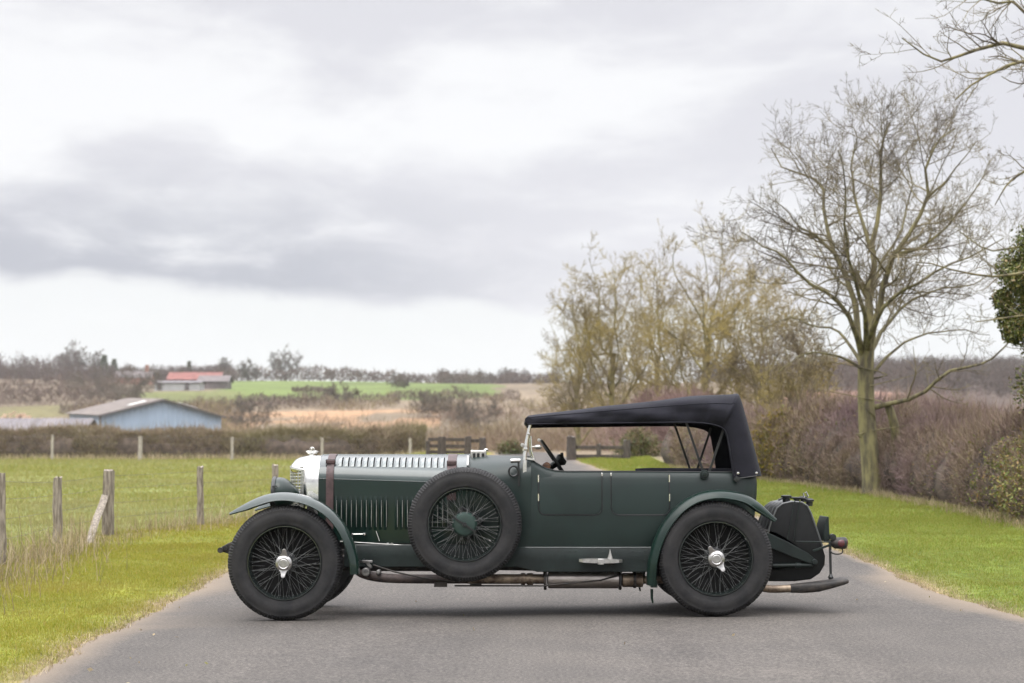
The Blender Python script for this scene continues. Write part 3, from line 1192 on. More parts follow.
for pts in ([(X_(300), 0.12, Z_(506)), (X_(312), 0.3, Z_(520)), (X_(322), 0.46, Z_(545))], [(X_(272), 0.12, Z_(500)), (X_(275), 0.28, Z_(520)), (X_(285), 0.46, Z_(548))],
            [(X_(359), 0.12, Z_(560)), (X_(362), 0.3, Z_(562)), (X_(364), 0.46, Z_(560))]):
    both(lambda: MB().tube(pts, 0.010, 8), "wing_stay", m_black)
both(lambda: MB().tube([(X_(650), 0.10, Z_(588)), (X_(650), 0.10, Z_(597)), (X_(651), 0.10, Z_(602))], [0.012, 0.010, 0.006], 8).box((X_(652), 0.16, Z_(583)), (0.05, 0.2, 0.05)), "wing_bracket", m_paint)

# ---- bonnet, scuttle and tub


def section(X, zb, zc, zt, w, e=2.0, tuck=0.0, n=17):
    """near foot, up the side, over the top, down the far side"""
    th = np.linspace(0, math.pi, n)
    ys = w * np.sign(np.cos(th)) * np.abs(np.cos(th)) ** (2 / e)
    zs = zc + (zt - zc) * np.abs(np.sin(th)) ** (2 / e)
    P = [(-(w - tuck), zb), (-(w - tuck * 0.3), zb + 0.3 * (zc - zb)), (-w, zb + 0.8 * (zc - zb))] + list(zip(-ys, zs)) + \
        [(w, zb + 0.8 * (zc - zb)), (w - tuck * 0.3, zb + 0.3 * (zc - zb)), (w - tuck, zb)]
    return np.array([[X, YC + y, z] for y, z in P])


XB0, XB1 = X_(318.5, 0.49), X_(468, 0.34)


def bonnet_par(X):
    t = (X - XB0) / (XB1 - XB0)
    w = 0.302 + (0.458 - 0.302) * t
    zc = Z_(478.5 + 4.5 * t, YC - w)
    zt = Z_(455.3, YC) + 0.002
    zb = Z_(542 + 2 * t, YC - w)
    return w, zc, zt, zb


def bonnet_top_point(X, side, th):
    w, zc, zt, zb = bonnet_par(X)
    return np.array([X, YC + side * w * math.cos(th), zc + (zt - zc) * math.sin(th)])


xs_b = np.linspace(XB0, XB1, 14)
th = np.linspace(0, math.pi, 25)
rows = []
for X in xs_b:
    w, zc, zt, zb = bonnet_par(X)
    rows.append([[X, YC - w * math.cos(a), zc + (zt - zc) * math.sin(a)] for a in th])
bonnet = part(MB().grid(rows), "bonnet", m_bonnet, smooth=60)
# piano hinge beads along crease and centre
hb = MB()
for s in (-1, 1):
    hb.tube([bonnet_top_point(X, s, 0.0) + np.array([0, s * 0.001, 0]) for X in xs_b], 0.0028, 8)
hb.tube([bonnet_top_point(X, 1, math.pi / 2) for X in xs_b], 0.007, 8)
sub(hb, "hinge", m_bonnet, bonnet)
lou_x = [X_(341 + 6.35 * i, 0.6) for i in range(17)]
m_louvre = mat("louvre_sky_sheen", (0.13, 0.155, 0.15), 0.2, coat=1.0)  # pale base colour paints the sky reflection into the top louvres
for s in (-1, 1):
    lv = MB()
    for X in lou_x:
        rws = []
        for a in np.linspace(RAD(31), RAD(64), 7):
            k = min(1, 4 * min(a - RAD(31), RAD(64) - a) / RAD(33) + 0.05)
            n1 = np.array([0, s * math.cos(a), math.sin(a)])
            p0 = bonnet_top_point(X - 0.017, s, a) + n1 * 0.0015
            p1 = bonnet_top_point(X + 0.009, s, a) + n1 * (0.0015 + 0.017 * k)
            p2 = bonnet_top_point(X + 0.012, s, a) + n1 * (0.0015 + 0.016 * k)
            rws.append([p0, p1, p2, p2 - n1 * 0.003, p1 - n1 * 0.003])
        lv.grid(rws, cap0=True, cap1=True)
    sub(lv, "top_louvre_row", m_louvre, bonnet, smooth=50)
    so = MB()  # dark quads painted for the shade in the openings under the louvres
    for X in lou_x:
        arc = np.linspace(RAD(32), RAD(63), 7)
        nn = [np.array([0, s * math.cos(a), math.sin(a)]) for a in arc]
        so.grid([[bonnet_top_point(X + 0.010, s, a) + q * 0.0025 for a, q in zip(arc, nn)], [bonnet_top_point(X + 0.020, s, a) + q * 0.0025 for a, q in zip(arc, nn)]])
    sub(so, "louvre_slot_row", m_drum, bonnet)


def bonnet_side():
    rws = []
    for X in xs_b:
        w, zc, zt, zb = bonnet_par(X)
        rws.append([[X, YC - w - 0.001, zc - 0.004], [X, YC - w - 0.003, zc - 0.02], [X, YC - w - 0.003, (zc + zb) / 2], [X, YC - w - 0.003, zb + 0.03], [X, YC - w - 0.001, zb]])
    return MB().grid(rws)


def louvre_row(xpix, py0, py1):
    mb = MB()
    for px in xpix:
        X = X_(px, 0.4)
        w = bonnet_par(X)[0]
        y = YC - w - 0.003
        z0, z1 = Z_(py1, y), Z_(py0, y)
        rws = []
        for i, z in enumerate(np.linspace(z0, z1, 9)):
            k = min(1, 5 * min(i, 8 - i) / 8 + 0.02)
            wy = (bonnet_par(X - 0.012)[0] - w)
            rws.append([[X - 0.013, y - wy, z], [X + 0.003, y - 0.013 * k, z], [X + 0.010, y - 0.016 * k, z], [X + 0.0105, y - 0.012 * k, z], [X + 0.006, y + 0.002, z]])
        mb.grid(rws, cap0=True, cap1=True)
    return mb


lou_pix = [335 + 5.05 * i for i in range(11)] + [396.5 + 5.05 * i for i in range(11)]
for flip in (False, True):
    f = mirror if flip else (lambda q: q)
    pan = part(f(bonnet_side()), "bonnet_side", m_paint, smooth=40)
    sub(f(louvre_row(lou_pix, 495.5, 530)), "side_louvre_row", m_paint, pan, smooth=50)
    le = MB()  # thin bright tubes added as painted highlight streaks on the louvre edges
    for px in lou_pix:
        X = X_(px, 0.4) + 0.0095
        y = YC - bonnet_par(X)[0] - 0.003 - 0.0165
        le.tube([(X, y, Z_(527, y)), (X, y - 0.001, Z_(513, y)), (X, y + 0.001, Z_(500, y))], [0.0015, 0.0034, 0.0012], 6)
    sub(f(le), "louvre_highlight_row", m_alloy, pan)
    rv = MB()
    for px in np.arange(337, 466, 6.2):
        X = X_(px, 0.4)
        y = YC - bonnet_par(X)[0] - 0.003
        for py in (483.5, 494.5):
            rv.lathe([(0.0005, -0.003), (0.0030, -0.002), (0.0040, 0.001)], c=(X, y, Z_(py, y)), n=7)
    sub(f(rv), "rivet_row", m_bonnet, pan)
    hd = MB()
    y = YC - bonnet_par(X_(358, 0.4))[0] - 0.035
    hd.tube([(X_(352.5, y), y, Z_(534.2, y)), (X_(364.5, y), y, Z_(534.2, y))], 0.006, 8)
    hd.lathe([(0.0005, -0.012), (0.011, -0.01), (0.012, 0.01), (0.008, 0.03)], c=(X_(364.5, y), y, Z_(534.2, y)), n=14)
    hd.lathe([(0.0005, -0.01), (0.008, -0.008), (0.009, 0.01), (0.006, 0.03)], c=(X_(353, y), y, Z_(534.2, y)), n=14)
    sub(f(hd), "bonnet_catch", m_nickel, pan)
    rod = MB().tube([(X_(340, 0.4), YC - 0.345, Z_(541.5, 0.4)), (X_(410, 0.36), YC - 0.425, Z_(545.5, 0.36))], 0.0032, 8)
    rod.lathe([(0.0005, -0.012), (0.012, -0.009), (0.013, 0.009), (0.008, 0.02)], c=(X_(388, 0.38), YC - 0.405, Z_(544.4, 0.38)), n=14)
    rod.lathe([(0.014, -0.012), (0.014, 0.012)], c=(X_(392, 0.38), YC - 0.41, Z_(544.6, 0.38)), n=14, axis="y")
    sub(f(rod), "lower_rail", m_alloy, pan)
    br = MB().tube([(X_(376.5, 0.4), YC - 0.395, Z_(531, 0.4)), (X_(380, 0.4), YC - 0.40, Z_(541, 0.4))], 0.004, 6)
    sub(f(br), "support_link", m_nickel, pan)

# leather bonnet straps
for pxa, pxb, last in ((326.5, 334, 531), (447, 456, 500)):
    Xa, Xb = X_(pxa, 0.5 if pxa < 400 else 0.36), X_(pxb, 0.5 if pxa < 400 else 0.36)
    rws = []
    Xm = (Xa + Xb) / 2
    w, zc, zt, zb = bonnet_par(Xm)
    prof = [(-1, z) for z in np.linspace(Z_(last, YC - w), zc, 6)[:-1]]
    for X in (Xa, Xb):
        w, zc, zt, zb = bonnet_par(X)
        line = [[X, YC - w - 0.012 + 0.0, z] for _, z in prof]
        line += [[X, YC - (w + 0.010) * math.cos(a), zc + (zt - zc + 0.010) * math.sin(a)] for a in np.linspace(0, math.pi, 21)]
        line += [[X, YC + w + 0.012, z] for _, z in prof[::-1]]
        rws.append(line)
    up = np.array(rws)
    lo = up.copy()
    ctr = np.array([0, YC, 0.8])
    dv = lo - ctr
    dv[..., 0] = 0
    dv /= np.linalg.norm(dv, axis=2)[..., None]
    lo = up - dv * 0.005
    st = part(MB().grid([up[0], up[1], lo[1], lo[0]], close_u=True), "bonnet_strap", m_leather, smooth=40)
    a = RAD(38)
    bpnt = bonnet_top_point(Xm, -1, a) + np.array([0, -0.012, 0.012])
    bk = MB()
    R = np.array([[1, 0, 0], [0, math.cos(a), 0], [0, 0, 1]])
    for dx in (-1, 1):
        bk.box(bpnt + np.array([dx * 0.036, 0, 0]), (0.006, 0.014, 0.045))
    bk.box(bpnt + np.array([0, 0.008, 0.022]), (0.078, 0.010, 0.007)).box(bpnt + np.array([0, -0.008, -0.022]), (0.078, 0.010, 0.007))
    sub(bk, "strap_buckle", m_black if pxa < 400 else m_leather, st, bevel=0.002)
    kp = MB().box(bpnt + np.array([0, -0.004, 0.005]), (0.066, 0.016, 0.03))
    sub(kp, "strap_keeper", m_leather, st, bevel=0.004)

# scuttle
XS1 = X_(531, 0.25)
rws = []
for t in np.linspace(0, 1, 9):
    X = XB1 + 0.004 + (XS1 - XB1 - 0.004) * t
    wb = bonnet_par(XB1)
    w = float(np.interp(t, [0, 0.5, 1], [wb[0] + 0.006, 0.528, 0.556]))
    zc = (wb[1] - 0.05) * (1 - t) + 1.0 * t
    zt = (wb[2] + 0.004) * (1 - t) + (Z_(456.2, YC)) * t
    rws.append(section(X, 0.40, zc, zt, w, 2.0 + 1.9 * t, 0.01, 25))
scuttle = part(MB().grid(rws, cap1=False), "scuttle", m_fabric, smooth=60)
sub(MB().tube(rws[0][3:-3] + np.array([0.0, 0, 0.001]), 0.006, 8), "edge_bead", m_paint, scuttle)

# open tub as one wall swept round the plan
RAIL_PX = [(531, 458.5), (536, 463), (545, 468), (556, 471), (566, 471.6), (640, 471.6), (762, 472.5)]
rail_x = [X_(p, 0.24) for p, _ in RAIL_PX]
rail_z = [Z_(q, 0.24) for _, q in RAIL_PX]


def rail(X):
    return float(np.interp(X, rail_x, rail_z))


XE = X_(762.5, 0.3)
plan = []
for X in np.concatenate([np.linspace(XS1, X_(570), 9), np.linspace(X_(570), XE - 0.14, 16)[1:]]):
    plan.append((X, YC - width(X), 0.0, 1.0))
yb = width(XE) - 0.0
for a in np.linspace(0, math.pi / 2, 8)[1:]:
    plan.append((XE - 0.14 + 0.14 * math.sin(a), YC - yb + 0.14 - 0.14 * math.cos(a), -math.sin(a), math.cos(a)))
half = plan
for y in (YC - 0.2, YC, YC + 0.2):
    plan = plan + [(XE, y, -1.0, 0.0)]
plan = plan + [(x, 2 * YC - y, nx, -ny) for x, y, nx, ny in half[::-1]]
rws = []
for x, y, nx, ny in plan:
    zr = rail(x)
    zb = float(np.interp(x, [1.05, 1.2], [0.40, 0.56]))
    sec_ = [(0.030, zb), (0.006, zb + 0.07), (0.0, 0.72), (0.003, 0.86), (0.010, 0.96), (0.020, 1.04), (0.030, zr - 0.05), (0.040, zr - 0.022), (0.050, zr - 0.007), (0.060, zr), (0.072, zr - 0.004), (0.080, zr - 0.02), (0.084, zr - 0.06), (0.086, 0.62)]
    row = []
    for ins, z in sec_:
        rake = max(0.0, min(1.0, (x - 1.7) / 0.2)) * max(0, (1.13 - z)) * 0.16
        row.append([x + nx * ins - rake, y + ny * ins, z])
    rws.append(row)
body = part(MB().grid(rws), "body", m_fabric, smooth=60)
sub(MB().tube([np.array(r[9]) + np.array([0, 0, 0.001]) for r in rws], 0.006, 8), "cockpit_edge", m_black, body)
# floor, dash and seats
sub(MB().box((0.95, YC, 0.60), (1.75, 1.0, 0.02)), "cockpit_floor", m_dirty, body)
dash = part(MB().box((XS1 + 0.05, YC, 1.10), (0.025, 0.98, 0.20)), "dashboard", m_wood, bevel=0.008)
for y in (0.5, 0.66, 0.8, 0.95, 1.08):
    gd = MB().lathe([(0.045, XS1 + 0.062), (0.045, XS1 + 0.075), (0.036, XS1 + 0.078)], c=(0, y, 1.12), axis="x", n=24)
    sub(gd, "gauge", m_black, dash)
for xf, nm in ((0.78, "front_seat"), (1.50, "rear_seat")):
    yy = ((0.52, 0.46), (1.06, 0.46)) if nm == "front_seat" else ((0.79, 0.98),)
    for y, wd in yy:
        s_ = MB().box((xf, y, 0.72), (0.50, wd, 0.16))
        st = part(s_, nm, m_seat, bevel=0.04, seg=3)
        rows_ = []
        for z, dx, tk in ((0.74, 0.22, 0.07), (0.95, 0.27, 0.07), (1.085, 0.30, 0.06), (1.115, 0.305, 0.035)):
            rows_.append([[xf + dx - tk, y - wd / 2 + 0.01, z], [xf + dx - tk, y + wd / 2 - 0.01, z], [xf + dx + tk, y + wd / 2 - 0.01, z], [xf + dx + tk, y - wd / 2 + 0.01, z]])
        sub(MB().grid(np.array(rows_), close_v=True, cap0=True, cap1=True), "seat_back", m_seat, st, bevel=0.03, seg=3)
# folded side screen laid on the rail between the seats
part(MB().tube([(X_(636, 0.36), 0.42, Z_(470.6, 0.42)), (X_(650, 0.36), 0.40, Z_(469.8, 0.4)), (X_(700, 0.36), 0.40, Z_(470.2, 0.4)), (X_(732, 0.36), 0.42, Z_(470.4, 0.42))], 0.016, 8), "tonneau_roll", m_canvas)


# doors on the near side
def door_pts(pxa, pxb, pya, pyb, r, n=7, inset=0.0):
    Xa, Xb, za, zb = X_(pxa, 0.215) + inset, X_(pxb, 0.215) - inset, Z_(pya, 0.215) - inset * 0, Z_(pyb, 0.215) + inset
    P = [(Xa, za), ]
    for a in np.linspace(math.pi, 1.5 * math.pi, n):
        P.append((Xa + r + r * math.cos(a), zb + r + r * math.sin(a)))
    for a in np.linspace(1.5 * math.pi, 2 * math.pi, n):
        P.append((Xb - r + r * math.cos(a), zb + r + r * math.sin(a)))
    P.append((Xb, za))
    return P


for pxa, pxb, hinge in ((538.5, 602, 538.5), (611, 669.5, 669.5)):
    P = door_pts(pxa, pxb, 472.8, 515, 0.055)
    yf = lambda x, z: YC - width(x) + float(np.interp(z, [0.72, 0.86, 0.96, 1.04, 1.088, 1.116, 1.131, 1.138], [0, 0.003, 0.010, 0.020, 0.030, 0.040, 0.050, 0.060]))
    # panel following the body, standing 5 mm proud
    xs_d = np.linspace(P[0][0] + 0.008, P[-1][0] - 0.008, 15)
    zt_ = P[0][1] - 0.004
    zb_ = min(p[1] for p in P) + 0.008
    rws = []
    for x in xs_d:
        e = min(x - xs_d[0], xs_d[-1] - x)
        lift = 0.0 if e >= 0.05 else 0.05 - math.sqrt(max(0, 0.05 ** 2 - (0.05 - e) ** 2))
        zz = np.concatenate([[zb_ + lift], np.linspace(zb_ + lift + 0.01, 0.98, 5), np.linspace(1.0, zt_, 8)])
        col = [[x, yf(x, z) - 0.0045, z] for z in zz]
        rws.append(col)
    rws = np.array(rws)
    back = rws + np.array([0, 0.012, 0])
    dm = MB().grid(rws).grid(back[::-1])
    for ed in (rws[0], rws[-1]):
        dm.grid([ed, ed + np.array([0, 0.012, 0])])
    dm.grid([rws[:, 0], back[:, 0]]).grid([rws[:, -1], back[:, -1]])
    door = part(dm, "door", m_fabric, smooth=50)
    gapm = MB()  # black tube drawn for the shade in the gap round the door
    Pn = np.array(P)
    zz0 = P[0][1]
    left = [(P[0][0], z) for z in np.linspace(zz0, P[1][1], 8)]
    right = [(P[-1][0], z) for z in np.linspace(P[-2][1], zz0, 8)]
    mid = P[1:-1]
    full = left + mid[1:-1] + right
    gapm.tube([[x, yf(x, z) - 0.0015, z] for x, z in full], 0.0042, 6)
    sub(gapm, "door_gap_line", m_black, door, smooth=60)
    for py in (478.5, 497.5):
        X, z = X_(hinge, 0.215), Z_(py, 0.215)
        hg = MB().tube([(X, yf(X, z) - 0.010, z - 0.028), (X, yf(X, z) - 0.010, z + 0.028)], 0.0065, 8)
        sub(hg, "hinge", m_nickel, door)
    pl = MB()
    Xl = X_(602 if hinge < 600 else 611, 0.215)
    pl.box((Xl, 0.213, Z_(474.5, 0.215)), (0.012, 0.012, 0.025))
    sub(pl, "latch", m_nickel, door, bevel=0.002)

# plate along the chassis
vx = np.concatenate([np.linspace(X_(345, 0.4), X_(470, 0.3), 8), np.linspace(X_(480, 0.25), X_(652, 0.22), 10)])


def val_y(x):
    return YC - float(np.interp(x, [-1.35, -0.45, -0.2, 0.14, 1.2], [0.40, 0.46, 0.53, 0.572, 0.59]))


rws = []
for x in vx:
    y = val_y(x)
    zt_ = Z_(547.8 if x > -0.3 else 545.5, y)
    zb_ = Z_(572 if x > 0.1 else 567, y)
    rws.append([[x, y + 0.05, zt_ + 0.003], [x, y + 0.003, zt_ + 0.002], [x, y, zt_ - 0.003], [x, y, (zt_ + zb_) / 2], [x, y, zb_ + 0.004], [x, y + 0.004, zb_], [x, y + 0.05, zb_]])
for flip in (False, True):
    f = mirror if flip else (lambda q: q)
    va = part(f(MB().grid(rws)), "valance", m_dull, smooth=40)
    sub(f(MB().tube([np.array(r[1]) + np.array([0, -0.002, 0.001]) for r in rws], 0.0035, 6)), "valance_bead", m_bonnet, va)
    bt = MB()
    for px, py in ((565.5, 555), (565.5, 561), (569.5, 551), (575.5, 551), (569.5, 565), (575.5, 565), (580, 555.5), (580, 561), (632, 551), (636, 556), (632, 566), (638, 566), (644, 551), (644, 560), (644, 567),
                   (604, 552), (616, 552), (543, 560), (374, 550), (374, 556), (374, 562), (385, 562), (640, 552)):
        x = X_(px, 0.22)
        bt.lathe([(0.0005, -0.006), (0.0045, -0.005), (0.0055, 0.001)], c=(x, val_y(x), Z_(py, val_y(x))), n=7)
    sub(f(bt), "bolt_row", m_bonnet, va)

# step plate
sp_ = MB()
xa, xb = X_(579, 0.12), X_(622, 0.12)
rws = []
for t in np.linspace(0, 1, 13):
    x = xa + (xb - xa) * t
    th_ = 0.014 + 0.010 * math.sin(math.pi * min(1, t * 1.05)) ** 0.7
    zc_ = Z_(560.2 + 0.6 * t, 0.14)
    r_ = 0.055 * min(1, 6 * min(t, 1 - t) + 0.6)
    rws.append([[x, 0.145 - r_, zc_ + th_ * 0.6], [x, 0.145 + r_, zc_ + th_ * 0.6], [x, 0.145 + r_, zc_ - th_ * 0.8], [x, 0.145 - r_, zc_ - th_ * 0.8]])
step = part(sp_.grid(np.array(rws), close_v=True, cap0=True, cap1=True), "step_plate", m_alloy, smooth=30)
sub(MB().prism([XZ(607, 560, 0.19), XZ(613, 560, 0.19), XZ(611.5, 554, 0.19), XZ(610, 549, 0.19), XZ(609, 554, 0.19)], 0.185, 0.21).box((X_(600.5, 0.1), 0.125, Z_(561.5, 0.12)), (0.045, 0.09, 0.045)), "step_bracket", m_alloy, step, bevel=0.003)
sub(MB().bar((X_(611, 0.2), 0.20, Z_(562, 0.2)), (X_(611, 0.2), 0.30, Z_(573, 0.3)), 0.05, 0.03), "step_arm", m_dirty, step)

# ---- radiator
XR = X_(318.5, 0.49)
Zb = Z_(541, 0.5)
zt0 = Z_(455.6, YC)
arch = []
for z in np.linspace(Zb, 1.03, 8):
    arch.append((-0.298 + 0.05 * max(0, (0.85 - z) / 0.3) ** 1.5 * 0.6, z))
for a in np.linspace(0, math.pi / 2, 12)[1:]:
    arch.append((-0.298 * math.cos(a) ** 0.75, 1.03 + (zt0 - 1.03) * math.sin(a) ** 0.95))
arch = arch + [(-y, z) for y, z in arch[-2::-1]]
rws = []
xf_lo, xf_hi = X_(303.5, 0.5), X_(290.0, 0.6)
for s, shrink in ((0, 1.003), (0.25, 1.004), (0.5, 1.0), (0.75, 0.985), (0.9, 0.962), (1.0, 0.925), (0.97, 0.88), (0.80, 0.86)):
    ring = []
    for y, z in arch:
        lip = float(np.interp(z, [1.12, 1.165, 1.182, 1.20, 1.27], [0, 0.2, 0.65, 1.0, 0.90]))
        xf = xf_lo + (xf_hi - xf_lo) * lip
        zz = z if z < 1.03 else 1.03 + (z - 1.03) * (1 - (1 - shrink) * (3.2 if z > 1.1 else 1.5))
        if z < 1.03:
            zz = max(z, Zb + (1 - shrink) * 0.3)
        ring.append([XR + (xf - XR) * s, YC + y * shrink, zz])
    rws.append(ring)
rad = part(MB().grid(rws), "radiator_shell", m_nickel, smooth=60)
core = [(y * 0.86, min(z, 1.17)) for y, z in arch]
sub(MB().add([[X_(306, 0.5), YC + y, z] for y, z in core], [tuple(range(len(core)))]), "radiator_core", m_dirty, rad)
# stone guard: bowed wire mesh standing in front of the core
gm = MB()
xg0, xg1 = X_(303, 0.5), X_(288.5, 0.6)
zg0, zg1 = Z_(510, 0.5), Z_(467, 0.55)
bow = lambda y: xg1 + (xg0 - xg1) * (abs(y) / 0.265) ** 3
for z in np.linspace(zg0, zg1, 14):
    pts = [(bow(y), YC + y, z) for y in np.linspace(-0.265, 0.265, 19)]
    gm.tube(pts, 0.0046, 4, cap=False)
for y in np.concatenate([np.linspace(-0.265, 0.265, 17), [-0.262, -0.255, 0.255, 0.262]]):
    top = zg1 if abs(y) < 0.2 else zg1 - 0.02
    gm.tube([(bow(y), YC + y, zg0), (bow(y), YC + y, top)], 0.0046, 4, cap=False)
gm.tube([(bow(y) - 0.002, YC + y, zg1 + 0.004) for y in np.linspace(-0.265, 0.265, 19)], 0.006, 6)
gm.tube([(bow(y) - 0.002, YC + y, zg0 - 0.004) for y in np.linspace(-0.265, 0.265, 19)], 0.006, 6)
sub(gm, "stone_guard", m_mesh, rad, smooth=180)
cap = MB().lathe([(0.030, zt0 - 0.016), (0.030, zt0 - 0.004), (0.022, zt0 + 0.000), (0.020, zt0 + 0.006), (0.024, zt0 + 0.008), (0.024, zt0 + 0.013), (0.008, zt0 + 0.016)], c=(X_(311.5, YC), YC, 0), axis="z", n=24)
sub(cap, "filler_cap", m_nickel, rad)
# small winged ring on the cap
mc = MB()
cx, cz = X_(312, YC), zt0 + 0.048
an = np.linspace(0, 2 * math.pi, 21)
mc.tube([(cx + 0.016 * math.cos(a), YC, cz + 0.018 * math.sin(a)) for a in an], 0.0045, 6, cap=False)
mc.tube([(cx - 0.004, YC, cz - 0.014), (cx - 0.004, YC, cz + 0.014)], 0.003, 6)
mc.tube([(cx - 0.004, YC, cz + 0.013), (cx + 0.005, YC, cz + 0.007), (cx - 0.003, YC, cz + 0.001), (cx + 0.006, YC, cz - 0.007), (cx - 0.004, YC, cz - 0.013)], 0.003, 6)
mc.tube([(cx, YC, cz - 0.018), (cx, YC, cz - 0.038)], 0.007, 8)
for s in (-1, 1):
    for k, (dx, dz, L) in enumerate(((0.006, -0.022, 0.062), (0.005, -0.029, 0.054), (0.004, -0.036, 0.044))):
        mc.tube([(cx, YC, cz + dz), (cx + s * 0.4 * L, YC + s * 0.012, cz + dz + 0.010), (cx + s * 0.8 * L, YC + s * 0.022, cz + dz + 0.006)], [0.006, 0.005, 0.003], 6)
sub(mc, "winged_mascot", m_nickel, rad, smooth=180)

# ---- headlamps
def lamp_shell(y):
    cz = Z_(494, y)
    mb = MB()
    pr = [(0.124, X_(276.0, y)), (0.130, X_(277.5, y)), (0.131, X_(281, y)), (0.126, X_(284.5, y)), (0.110, X_(288.5, y)), (0.080, X_(293, y)), (0.045, X_(297.0, y)), (0.012, X_(299.5, y)), (0.0005, X_(300.0, y))]
    mb.lathe(pr, c=(0, y, cz), axis="x", n=40)
    return mb, cz


for y in (0.455, 2 * YC - 0.455):
    mb, cz = lamp_shell(y)
    hl = part(mb, "headlamp", m_paint, smooth=50)
    sub(MB().lathe([(0.126, X_(272.8, y)), (0.136, X_(273.5, y)), (0.138, X_(275.2, y)), (0.134, X_(276.8, y)), (0.122, X_(276.9, y))], c=(0, y, cz), axis="x", n=40), "lamp_rim", m_black, hl)
    sub(MB().lathe([(0.0005, X_(272.0, y)), (0.06, X_(272.3, y)), (0.125, X_(273.4, y)), (0.124, X_(274.4, y)), (0.0005, X_(274.0, y))], c=(0, y, cz), axis="x", n=40), "lamp_glass", m_glass, hl)
    sub(MB().tube([(X_(283, y), y, cz - 0.11), (X_(284, y), y, cz - 0.24), (X_(287, y), y + (0.06 if y < YC else -0.06), cz - 0.36)], 0.016, 10).bar((X_(274.5, y), y - 0.139, cz + 0.062), (X_(279.5, y), y - 0.132, cz + 0.062), 0.008, 0.006), "lamp_bracket", m_black, hl)
part(MB().tube([(X_(286, YC), 0.40, Z_(511, 0.5)), (X_(286, YC), 1.18, Z_(511, 0.5))], 0.012, 10), "lamp_crossbar", m_black)

# ---- chassis, axles, springs
def rail_mb(yoff=0.47):
    ptsx = [(223, 549), (236, 547), (262, 549), (300, 552), (360, 558), (470, 562), (640, 562), (690, 545), (730, 535), (770, 538), (790, 548), (812, 560)]
    path = smoothpath([(X_(p, yoff), yoff, Z_(q, yoff)) for p, q in ptsx], 60)
    hh = np.interp(np.linspace(0, 1, 60), [0, 0.08, 0.3, 0.9, 1], [0.02, 0.045, 0.06, 0.06, 0.03])
    rws = []
    for p, h in zip(path, hh):
        rws.append([[p[0], yoff - 0.02, p[2] - h], [p[0], yoff + 0.03, p[2] - h], [p[0], yoff + 0.03, p[2] + h], [p[0], yoff - 0.02, p[2] + h]])
    return MB().grid(np.array(rws), close_v=True, cap0=True, cap1=True)


def springs():
    mb = MB()
    for pts in ([(224, 551), (250, 560), (285, 566), (325, 566), (366, 566)], [(640, 566), (680, 572), (716, 574), (760, 569), (815, 565)]):
        for k in range(3):
            pp = np.array([(X_(p, 0.47), 0.475, Z_(q, 0.47) - 0.012 * k) for p, q in pts])
            sm = smoothpath(pp, 24)
            a = 3 * k
            sm = sm[a:24 - a]
            rws = [[[p[0], 0.45, p[2] - 0.005], [p[0], 0.50, p[2] - 0.005], [p[0], 0.50, p[2] + 0.005], [p[0], 0.45, p[2] + 0.005]] for p in sm]
            mb.grid(np.array(rws), close_v=True, cap0=True, cap1=True)
    x, z = X_(222, 0.47), Z_(550, 0.47)
    mb.tube([(x, 0.42, z), (x, 0.53, z)], 0.022, 12)
    mb.tube([(x + 0.035, 0.43, z + 0.016), (x + 0.035, 0.52, z + 0.016)], 0.018, 10)
    return mb


chs = part(rail_mb().prism([(0, 0), (0.01, 0), (0.01, 0.01)], 5, 5.001) if False else rail_mb(), "chassis_rail", m_dirty, smooth=30, bevel=0.006)
part(mirror(rail_mb()), "chassis_rail", m_dirty, smooth=30, bevel=0.006)
both(springs, "leaf_spring", m_dirty)
part(MB().tube([(fx, 0.16, fz), (fx, 0.36, fz - 0.03), (fx, YC, fz - 0.06), (fx, 2 * YC - 0.36, fz - 0.03), (fx, 2 * YC - 0.16, fz)], 0.032, 12), "front_axle", m_dirty)
ra = MB().tube([(bx, 0.16, bz), (bx, 2 * YC - 0.16, bz)], 0.045, 14)
ra.lathe([(0.06, -0.17), (0.14, -0.08), (0.155, 0), (0.14, 0.08), (0.06, 0.17)], c=(bx, YC, bz), n=24)
part(ra, "rear_axle", m_dirty)
eng = MB().box((-0.95, YC, 0.62), (1.0, 0.34, 0.34)).box((-0.15, YC, 0.58), (0.6, 0.3, 0.26)).tube([(0.15, YC, 0.55), (bx, YC, bz)], 0.045, 12)
part(eng, "engine_and_gearbox", m_dirty, bevel=0.03)
part(MB().box((-0.9, YC, 0.40), (1.15, 0.62, 0.09)).box((-1.0, YC - 0.30, 0.44), (0.8, 0.10, 0.10)), "undertray", m_dirty, bevel=0.02)
part(MB().box((0.75, YC, 0.47), (1.1, 0.8, 0.10)), "floor_tray", m_dirty, bevel=0.02)

